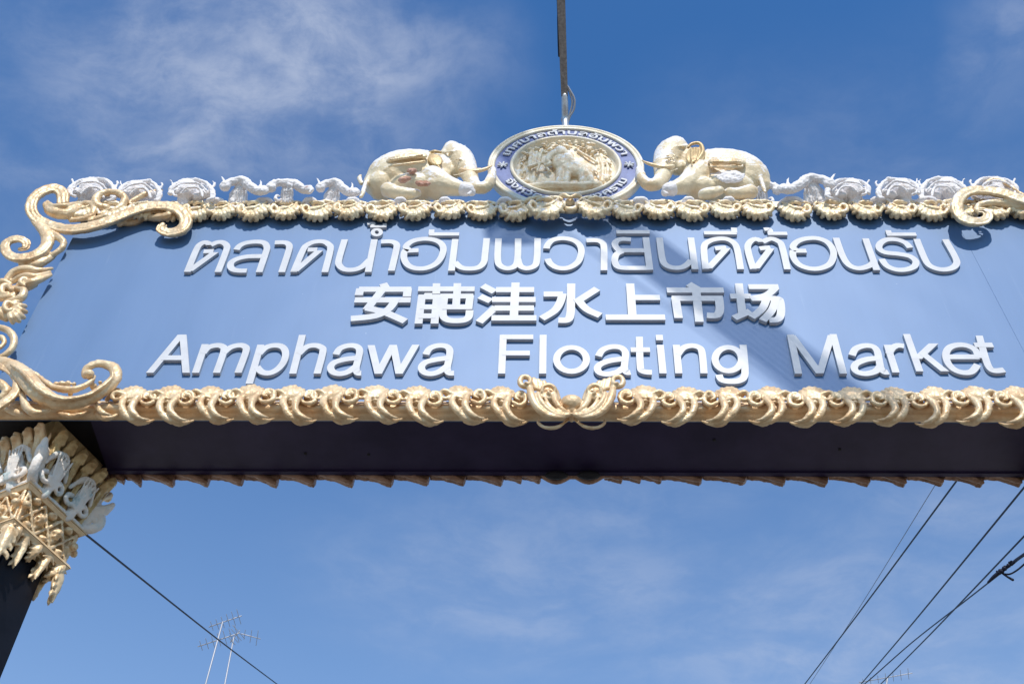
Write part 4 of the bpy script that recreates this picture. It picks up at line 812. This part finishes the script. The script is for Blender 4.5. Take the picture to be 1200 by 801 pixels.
# ---------------------------------------------------------------- column with its capital
ACX, ACY, APH = -3.008, .424, .441
cu = Vector((math.cos(APH), -math.sin(APH), 0)); cn = Vector((math.sin(APH), math.cos(APH), 0)); AX = Vector((ACX, ACY, 0))
def build_column(AX, cu, cn, label, pos):
    col = thing('column', label, 'column', AX, 'columns carrying the board'); O = Vector(AX)
    def frus(bm, z0, v0, z1, v1):
        q = [bm.verts.new(AX + cu * (a * v) + cn * (b * v) + Vector((0, 0, z))) for z, v in ((z0, v0), (z1, v1)) for a, b in ((-1, -1), (1, -1), (1, 1), (-1, 1))]
        bm.faces.new(q[:4][::-1]); bm.faces.new(q[4:])
        for i in range(4): j = (i + 1) % 4; bm.faces.new((q[i], q[j], q[4 + j], q[4 + i]))
    ZT_ = ZB + .05; VS = [(0, .15), (5.80, .15), (5.86, .19), (5.905, .205), (6.16, .214), (6.2, .20), (6.45, .235), (ZT_, .285)]
    def vz(z):
        for (a, va), (b, vb) in zip(VS, VS[1:]):
            if z <= b: return va + (vb - va) * (z - a) / (b - a)
        return VS[-1][1]
    def FP(face, t, z, d=0.0):
        o, tg = {'f': (-cn, cu), 'r': (cu, cn), 'b': (cn, -cu), 'l': (-cu, -cn)}[face]
        v = vz(z); return AX + tg * (t * v) + o * (v + d) + Vector((0, 0, z))
    bm = bmesh.new(); frus(bm, 0, .15, 5.9, .15); bmesh.ops.bevel(bm, geom=bm.edges[:], offset=.012, segments=2, affect='EDGES'); from_bm('shaft', bm, SHAFT, col, False, O)
    bm = bmesh.new(); frus(bm, 0, .22, .55, .20); frus(bm, .55, .24, .62, .18); from_bm('plinth', bm, CONC, col, False, O)
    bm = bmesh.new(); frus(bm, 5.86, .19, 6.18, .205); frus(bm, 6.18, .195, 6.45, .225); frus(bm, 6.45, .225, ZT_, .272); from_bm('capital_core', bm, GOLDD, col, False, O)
    for z, v in ((5.905, .208), (6.165, .219)):
        bm = bmesh.new(); frus(bm, z - .022, v + .014, z - .001, v + .030); frus(bm, z + .001, v + .034, z + .022, v + .024); from_bm('moulding', bm, GOLD, col, False, O)
    def lf_(bm, face, t, z0, z1, w, d0=.02, d1=.05, tip=.0):
        p = [FP(face, t, z0, d0), FP(face, t, (z0 * .6 + z1 * .4), d1), FP(face, t, z1, d1 + tip)]
        tube(bm, p, [w, w * 1.1, w * .25], .55, n=8)
        for s in (-1, 1):
            for k in range(4):
                a = z0 + (z1 - z0) * (k / 4); b = a + (z1 - z0) * .22
                q0 = FP(face, t, a, (d0 + d1) / 2); q1 = q0 + (FP(face, 1, a) - FP(face, -1, a)).normalized() * s * w * (1.5 - k * .3) + Vector((0, 0, (b - a)))
                tube(bm, [q0, (q0 + q1) / 2 + Vector((0, 0, .0)), q1], [w * .5, w * .45, w * .15], .7, n=6, sub=2)
    for face in 'frbl':
        # pendant leaves below the lower moulding
        bm = bmesh.new()
        for t in (-.55, .45): lf_(bm, face, t, 5.90, 5.70 if t < 0 else 5.72, .032, .0, .03, .02)
        for t in (-.05, .95, -.9): lf_(bm, face, t, 5.90, 5.80, .035, .0, .02, .0)
        sculpt('pendant_leaf', bm, GOLD, col, .006, 1, O, .003)
        bm = bmesh.new()                                       # lozenge band with rosettes
        for t in (-.98, -.33, .33, .98):
            c = [(t, 5.93), (t + .32, 6.03), (t, 6.14), (t - .32, 6.03)]
            for a, b in zip(c, c[1:] + c[:1]): tube(bm, [FP(face, max(-1, min(1, a[0])), a[1], .010), FP(face, max(-1, min(1, b[0])), b[1], .010)], .010, n=6)
            vs_ = [bm.verts.new(FP(face, max(-1.04, min(1.04, x)), z_, -.03)) for x, z_ in c] + [bm.verts.new(FP(face, max(-1, min(1, t)), 6.035, .048))]
            for q_ in range(4): bm.faces.new((vs_[q_], vs_[(q_ + 1) % 4], vs_[4]))
            bm.faces.new(vs_[:4][::-1]); ell(bm, FP(face, max(-1, min(1, t)), 6.035, .035), .026)
            for k in range(6):
                an = k * math.pi / 3
                if abs(t) < .9: ell(bm, FP(face, t + .12 * math.cos(an), 6.035 + .03 * math.sin(an), .024), .011, (0, 0, 0), 1)
            for zz in (5.95, 6.12):
                if t < .9: ell(bm, FP(face, t + .33, zz, .008), (.03, .03, .022)); ell(bm, FP(face, t + .33, zz, .03), .012)
        sculpt('lozenge_band', bm, GOLD, col, .006, 1, O, .005)
        for t in (-.85, -.5, -.15, .2, .55, .9):                # tall gold leaves up to the beam
            bm = bmesh.new(); 
            tube(bm, [FP(face, t, 6.2, .02), FP(face, t, 6.4, .02), FP(face, t, 6.50, .035), FP(face, t, 6.56, .065)], [.028, .03, .034, .02], .7, n=8)
            tube(bm, [FP(face, t - .12, 6.48, .04), FP(face, t, 6.56, .07), FP(face, t + .12, 6.50, .05)], [.012, .024, .012], n=8)
            ell(bm, FP(face, t, 6.53, .075), (.026, .026, .018)); tube(bm, [FP(face, t + .17, 6.2, .01), FP(face, t + .17, 6.53, .015)], .010, n=6); tube(bm, [FP(face, t - .07, 6.25, .045), FP(face, t - .07, 6.47, .055)], .006, n=6); tube(bm, [FP(face, t + .07, 6.25, .045), FP(face, t + .07, 6.47, .055)], .006, n=6)
            sculpt('tall_leaf', bm, GOLDD if face == 'r' else GOLD, col, .0065, 1, O, .003)  # right-face leaves get darker gold: their shade put into the colour
        bm = bmesh.new()                                       # white volutes
        def volute(t, z, s, r=.05, d=.06):
            pts = []
            for k in range(9):
                a = math.pi * .5 + s * k * .75; rr = r * (1 - k * .095)
                pts.append(FP(face, t + s * 0 + rr * math.cos(a) / vz(z), z + rr * math.sin(a), d + k * .004))
            tube(bm, pts, [.017, .017, .016, .016, .015, .014, .013, .012, .011], n=8, sub=3)
        for t in ((-.5, .5) if face != 'r' else (-.62, .42)):
            tube(bm, [FP(face, t, 6.18, .03), FP(face, t, 6.25, .05), FP(face, t, 6.33, .06), FP(face, t, 6.40, .07)], [.038, .042, .046, .022], .6, n=10)
            for sx in (-1, 1): volute(t + sx * .24, 6.25, -sx, .045, .055)
            tube(bm, [FP(face, t - .42, 6.33, .05), FP(face, t - .2, 6.42, .06), FP(face, t, 6.44, .07), FP(face, t + .2, 6.42, .06), FP(face, t + .42, 6.33, .05)], [.012, .02, .024, .02, .012], n=8)
            for k in range(-2, 3): tube(bm, [FP(face, t + k * .05, 6.22, .08), FP(face, t + k * .11, 6.42, .10)], .007, n=6)
        tube(bm, [FP(face, -1.08, 6.19, .035), FP(face, 0, 6.19, .03), FP(face, 1.08, 6.19, .035)], .016, n=8)
        sculpt('volute_frieze', bm, VERD, col, .006, 1, O, .003)
    for a, b in ((1, -1), (1, 1), (-1, -1), (-1, 1)):          # corner volutes
        bm = bmesh.new(); o = (cu * a + cn * b).normalized(); c0 = AX + (cu * a + cn * b) * .205; s = cu * a
        def K(d, z): return c0 + o * d + Vector((0, 0, z))
        tube(bm, [K(0, 6.18), K(.03, 6.26), K(.045, 6.34), K(.05, 6.42), K(.02, 6.46)], [.032, .036, .038, .034, .02], n=10)
        tube(bm, [K(.03, 6.20), K(.09, 6.22), K(.12, 6.27), K(.10, 6.32), K(.07, 6.30), K(.08, 6.27)], [.03, .03, .028, .025, .02, .012], n=8)
        tube(bm, [K(.05, 6.34), K(.11, 6.37), K(.15, 6.43)], [.04, .036, .015], n=8)
        sculpt('corner_volute', bm, VERD, col, .006, 1, O, .003)
        bm = bmesh.new(); tube(bm, [K(-.03, 5.90), K(.0, 5.84), K(.01, 5.76), K(.02, 5.66)], [.03, .036, .030, .008], n=8)
        for k in range(4):
            z = 5.88 - k * .055
            for sd_ in (-1, 1):
                tv = (cu * a - cn * b).normalized() * sd_; tube(bm, [K(.01, z), K(.0, z - .02) + tv * .035, K(.0, z - .05) + tv * .045], [.018, .016, .004], n=6, sub=3)
        sculpt('pendant_leaf', bm, GOLD, col, .006, 1, O, .003)
    return col
colL = build_column(AX, cu, cn, 'dark square column with a gilded capital and white volutes under the left end of the board', 0)
# the same column under the other end
mr = colL.copy(); COL.objects.link(mr); mr.location = (2 * XC - ACX, ACY, 0); mr.rotation_euler = (0, 0, 2 * APH)
for ch in colL.children: c2 = ch.copy(); COL.objects.link(c2); c2.parent = mr
mr['label'] = 'dark square column with gilded capital under the far right end of the board'
# ---------------------------------------------------------------- street lamp arm above the seal
P0 = AT(662.5, 150, .07); P0.z -= .25
lamp = thing('lamp_arm', 'brown steel lamp arm on a grey pipe rising over the seal towards the street', 'street lamp', P0); LO = Vector(P0)
def AR(px, py, back=0.0):       # point of the arm (slope 1 towards the street) seen at this height
    d = ray(px, py); b = AT(662.5, 143, .07)
    t = (b.z + b.y - CAM.z - CAM.y) / (d.z + d.y); return CAM + d * t
bm = bmesh.new(); tube(bm, [P0, AT(662.5, 143, .07), AR(662, 126), AR(661.7, 112)], [.029, .029, .028, .026], n=14); tube(bm, [AT(662.5, 141, .07), AT(662.5, 139, .07)], .036, n=12, cap=False); from_bm('pipe', bm, PIPE, lamp, True, LO)
e0, e1 = AR(661.6, 113), AR(657.5, 0); dv = (e1 - e0); e2 = e0 + dv * 3.1
bm = bmesh.new()
def beam(bm, a, b, w0, w1):
    d = (b - a).normalized(); s = d.cross(Vector((1, 0, 0))).normalized(); x = Vector((1, 0, 0)); x = (x - d * x.dot(d)).normalized()
    q = [bm.verts.new(p + x * (i * w) + s * (j * w * .7)) for p, w in ((a, w0), (b, w1)) for i, j in ((-1, -1), (1, -1), (1, 1), (-1, 1))]
    bm.faces.new(q[:4]); bm.faces.new(q[4:])
    for i in range(4): j = (i + 1) % 4; bm.faces.new((q[i], q[4 + i], q[4 + j], q[j]))
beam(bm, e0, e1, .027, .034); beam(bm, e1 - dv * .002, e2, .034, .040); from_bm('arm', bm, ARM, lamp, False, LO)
bm = bmesh.new(); tube(bm, [AR(655.2, 66), AR(654.6, 50), AR(654, 20), AR(653.6, 0), AR(653.6, 0) + dv * 1.9], .009, n=6); from_bm('cable', bm, CABLE, lamp, True, LO)
bm = bmesh.new(); tube(bm, [AR(664, 100), AR(668, 106), AR(673, 116), AR(672.5, 128), AR(668, 136), AT(665.5, 143, .07)], .010, n=6); tube(bm, [AR(665, 103), AR(668.5, 111), AR(670.5, 120), AR(668.5, 131), AT(665, 143, .07)], .008, n=6); from_bm('cable_loop', bm, ALU, lamp, True, LO)
bm = bmesh.new(); d = dv.normalized(); ell(bm, e2 + Vector((0, -.25, -.02)), (.14, .36, .07)); from_bm('lamp_head', bm, ALU, lamp, True, LO)
for k in (.02,): pass
# ---------------------------------------------------------------- overhead cables behind the board
def cable(px0, py0, d0, px1, py1, d1, r, label, m=CABLEB, sag=0.0, name='overhead_cable', mid=None):
    a = CAM + ray(px0, py0) * d0; b = CAM + ray(px1, py1) * d1; v = b - a; a2 = a - v * (.12 if px0 > 500 else .01); b2 = b + v * .12
    if mid: pts = [a2] + [CAM + ray(x, y) * (d0 + (d1 - d0) * t) for x, y, t in mid] + [b2]
    else: pts = [a2, a, (a + b) / 2 + Vector((0, 0, -sag)), b, b2]
    bm = bmesh.new(); tube(bm, pts, r * .7, n=6); o = from_bm(name, bm, m, None, True, a); o.location = a
    return tag(o, label, 'cable')
cable(1127, 555, 15, 943, 801, 28, .018, 'thicker slanting black cable leaving the board\'s underside right of centre', CABLE, .02)
cable(1099, 563, 24, 949, 801, 40, .012, 'thin grey slanting cable just left of the thicker black one', CABLEB, .05)
cable(1200, 571, 13, 1009, 801, 26, .017, 'straight slanting black cable in the middle of the right-hand cables', CABLE, .02)
cable(1200, 628, 14, 1032, 801, 26, .016, 'straight slanting cable crossing the spliced cable at the lower right', CABLE, .02)
cab = cable(1215, 636, 14, 1010, 803, 26, .015, 'sagging black cable with a knotted splice at the right edge', CABLE, 0, 'spliced_cable', [(1199, 650, .02), (1187, 660, .06), (1160, 681, .2), (1128, 706, .4), (1069, 752, .75), (1020, 795, .96)])
bm = bmesh.new(); QQ = lambda x, y: CAM + ray(x, y) * 14.6
for i in range(9):
    t = i / 8; ell(bm, QQ(1171 + 15 * t + random.uniform(-1, 1), 671 - 13 * t + random.uniform(-1.3, 1.3)), random.uniform(.018, .036), (0, 0, 0), 1)
tube(bm, [QQ(1158, 682), QQ(1165, 675), QQ(1172, 669)], [.014, .022, .02], n=6); tube(bm, [QQ(1185, 661), QQ(1192, 655), QQ(1202, 648)], .02, n=6)
tube(bm, [QQ(1173, 670), QQ(1180, 675), QQ(1187, 679)], [.012, .012, .016], n=6); tube(bm, [QQ(1176, 672), QQ(1184, 672), QQ(1194, 666), QQ(1204, 657)], .011, n=6); tube(bm, [QQ(1168, 669), QQ(1174, 671)], .012, n=6)
o = from_bm('splice', bm, CABLE, cab, True, cab.location)
cable(92, 619, 9.6, 326, 802, 22, .013, 'single thin black cable running down from the capital to the lower left', CABLE, .02)
# ---------------------------------------------------------------- roof aerials and the houses they stand on
def mast(px0, py0, dist, lean=0.0, zbase=11.0):
    t = CAM + ray(px0, py0) * dist; return t
def aerial(px, py, dist, booms, label, base_px, zb):
    top = mast(px, py, dist); d = ray(*base_px); k = (Vector((d.x, d.y, 0)).length)
    r = (Vector((top.x, top.y, 0)) - Vector((CAM.x, CAM.y, 0))).length
    bx = CAM + d * (r / k) ; foot = top + (bx - top) * ((top.z - zb) / (top.z - bx.z))
    t = thing('tv_aerial', label, 'aerial', foot)
    bm = bmesh.new(); tube(bm, [foot, top], .015, n=8); from_bm('mast', bm, ALU, t, True, foot)
    for (x0, y0, x1, y1, n, ln) in booms:
        bm = bmesh.new(); a = CAM + ray(x0, y0) * dist; b = CAM + ray(x1, y1) * dist; a.z = a.z; tube(bm, [a, b], .010, n=6)
        for i in range(n):
            c = a + (b - a) * (i + .5) / n; e = (ray(px, py).cross((b - a).normalized()) * .75 + Vector((.0, .5, .0))).normalized() * (ln * (.7 + .6 * i / n))
            tube(bm, [c - e, c + e], .0055, n=5)
        from_bm('yagi_boom', bm, ALU, t, True, foot)
    return t, foot
ZR = 12.0
t1, f1 = aerial(261, 728, 22, [(245, 734, 283, 721, 6, .12), (232, 757, 281, 741, 7, .13)], 'left of two white roof aerials, its mast crossed by the thin cable', (241, 801), ZR)
t2, f2 = aerial(274, 746, 24, [(270, 752, 281, 738, 4, .16), (283, 742, 305, 748, 3, .14)], 'right of two white roof aerials, slightly shorter', (263.5, 801), ZR)
t3, f3 = aerial(1040, 794, 27, [(1007, 799, 1069, 788, 7, .10)], 'low white roof aerial at the bottom edge under the right-hand cables', (1037, 815), ZR)
def house(x0, x1, y0, y1, h, label):
    t = thing('shophouse', label, 'building', ((x0 + x1) / 2, y0, 0)); O = Vector(t.location)
    bm = bmesh.new(); box(bm, x0, x1, y0, y1, 0, h); from_bm('wall', bm, WALLM, t, False, O)
    bm = bmesh.new(); box(bm, x0 - .2, x1 + .2, y0 - .2, y1 + .2, h + .002, h + .18); from_bm('roof', bm, CONC, t, False, O)
    for f in range(3):
        for k in range(3):
            cx = x0 + (x1 - x0) * (k + .5) / 3; z = 1.0 + f * 3.4
            bm = bmesh.new(); box(bm, cx - .55, cx + .55, y0 - .05, y0 + .02, z, z + 1.6); w = from_bm('window', bm, CONC, t, False, O)
            bm = bmesh.new(); box(bm, cx - .48, cx + .48, y0 - .056, y0 - .052, z + .07, z + 1.53); from_bm('pane', bm, GLASS, w, False, O)
house(min(f1.x, f2.x) - 5.5, max(f1.x, f2.x) + 2.0, f1.y - 1.2, f2.y + 6, ZR - .18, 'pale three-storey shophouse carrying the two left aerials')
house(f3.x - 2.5, f3.x + 5.5, f3.y - 1.2, f3.y + 6, ZR - .18, 'pale three-storey shophouse carrying the right aerial')
# ---------------------------------------------------------------- unseen poles, cables and coil, added to cast shadows on the board
def shade_pt(x, z, k): return Vector((x, 0, z)) - Vector((sdir.x / sdir.y, 1, sdir.z / sdir.y)) * k
s1_, s2_ = W(752, 290), W(935, 430); sl = (s2_.z - s1_.z) / (s2_.x - s1_.x)
PA = shade_pt(-5.0, s1_.z + sl * (-5.0 - s1_.x), 2.0); PB = shade_pt(4.6, s1_.z + sl * (4.6 - s1_.x), 10.0)  # unseen poles, added to carry the shadow-casting cables
for p, lb in ((PA, 'unseen pole added left of the board to carry the shadow-casting cables'), (PB, 'unseen pole added across the street to carry the shadow-casting cables')):
    t = thing('added_shadow_pole', lb, 'pole', (p.x, p.y, 0)); bm = bmesh.new(); tube(bm, [Vector((p.x, p.y, 0)), p + Vector((0, 0, .4))], [.16, .10], n=12, cap=False); from_bm('shaft', bm, CONC, t, True, t.location)
    bm = bmesh.new(); box(bm, p.x - .5, p.x + .5, p.y - .05, p.y + .05, p.z - .1, p.z + .02); from_bm('crossarm', bm, CONC, t, False, t.location)
dl = (PB - PA).normalized(); pe = dl.cross(sdir).normalized()
for i in range(9):  # added cables; together they cast the diagonal band on the board
    o_ = pe * (i - 4) * .037; bm = bmesh.new(); tube(bm, [PA + o_, (PA + PB) / 2 + o_, PB + o_], .0128, n=8); o = from_bm('added_shadow_cable', bm, CABLE, None, True, PA); o.location = PA
    tag(o, 'unseen black cable added to cast the diagonal shadow, ' + ['lowest', 'second lowest', 'third lowest', 'fourth lowest', 'middle one', 'fourth highest', 'third highest', 'second highest', 'highest'][i] + ' of the nine between the added poles', 'cable', 'unseen cables added to cast the diagonal shadow on the board')
xa, xb = W(566, 270).x, W(642, 270).x; k_ = 5.6; c0 = shade_pt((xa + xb) / 2, W(603, 262).z + .05, k_)  # added coil, unseen, casting the soft patch near the top
o = thing('added_shadow_coil', 'unseen coil of black cable added to cast a shadow patch on the board', 'cable coil', c0)
for i in range(9):
    bm = bmesh.new(); rw = (xb - xa) / 2 - .02 - i * .024; rh = .30 - i * .028; pts = []
    for k in range(21):
        a = 2 * math.pi * k / 20; cc, ss = math.cos(a), math.sin(a); pts.append(c0 + Vector((rw * math.copysign(abs(cc) ** .5, cc), .01 * i, rh * math.copysign(abs(ss) ** .5, ss))))
    tube(bm, pts, .0115, n=6, sub=2); from_bm('loop', bm, CABLE, o, True, c0)
bm = bmesh.new(); hp = c0 + Vector((0, 0, .31)); tube(bm, [PA - Vector((0, 0, 1)), hp, PB + Vector((0, 0, .2))], .007, n=6, sub=12); w_ = from_bm('added_coil_wire', bm, CABLE, None, True, PA); w_.location = PA; tag(w_, 'thin unseen wire added to hold the shadow-casting coil', 'wire')  # wire added only to hold the coil
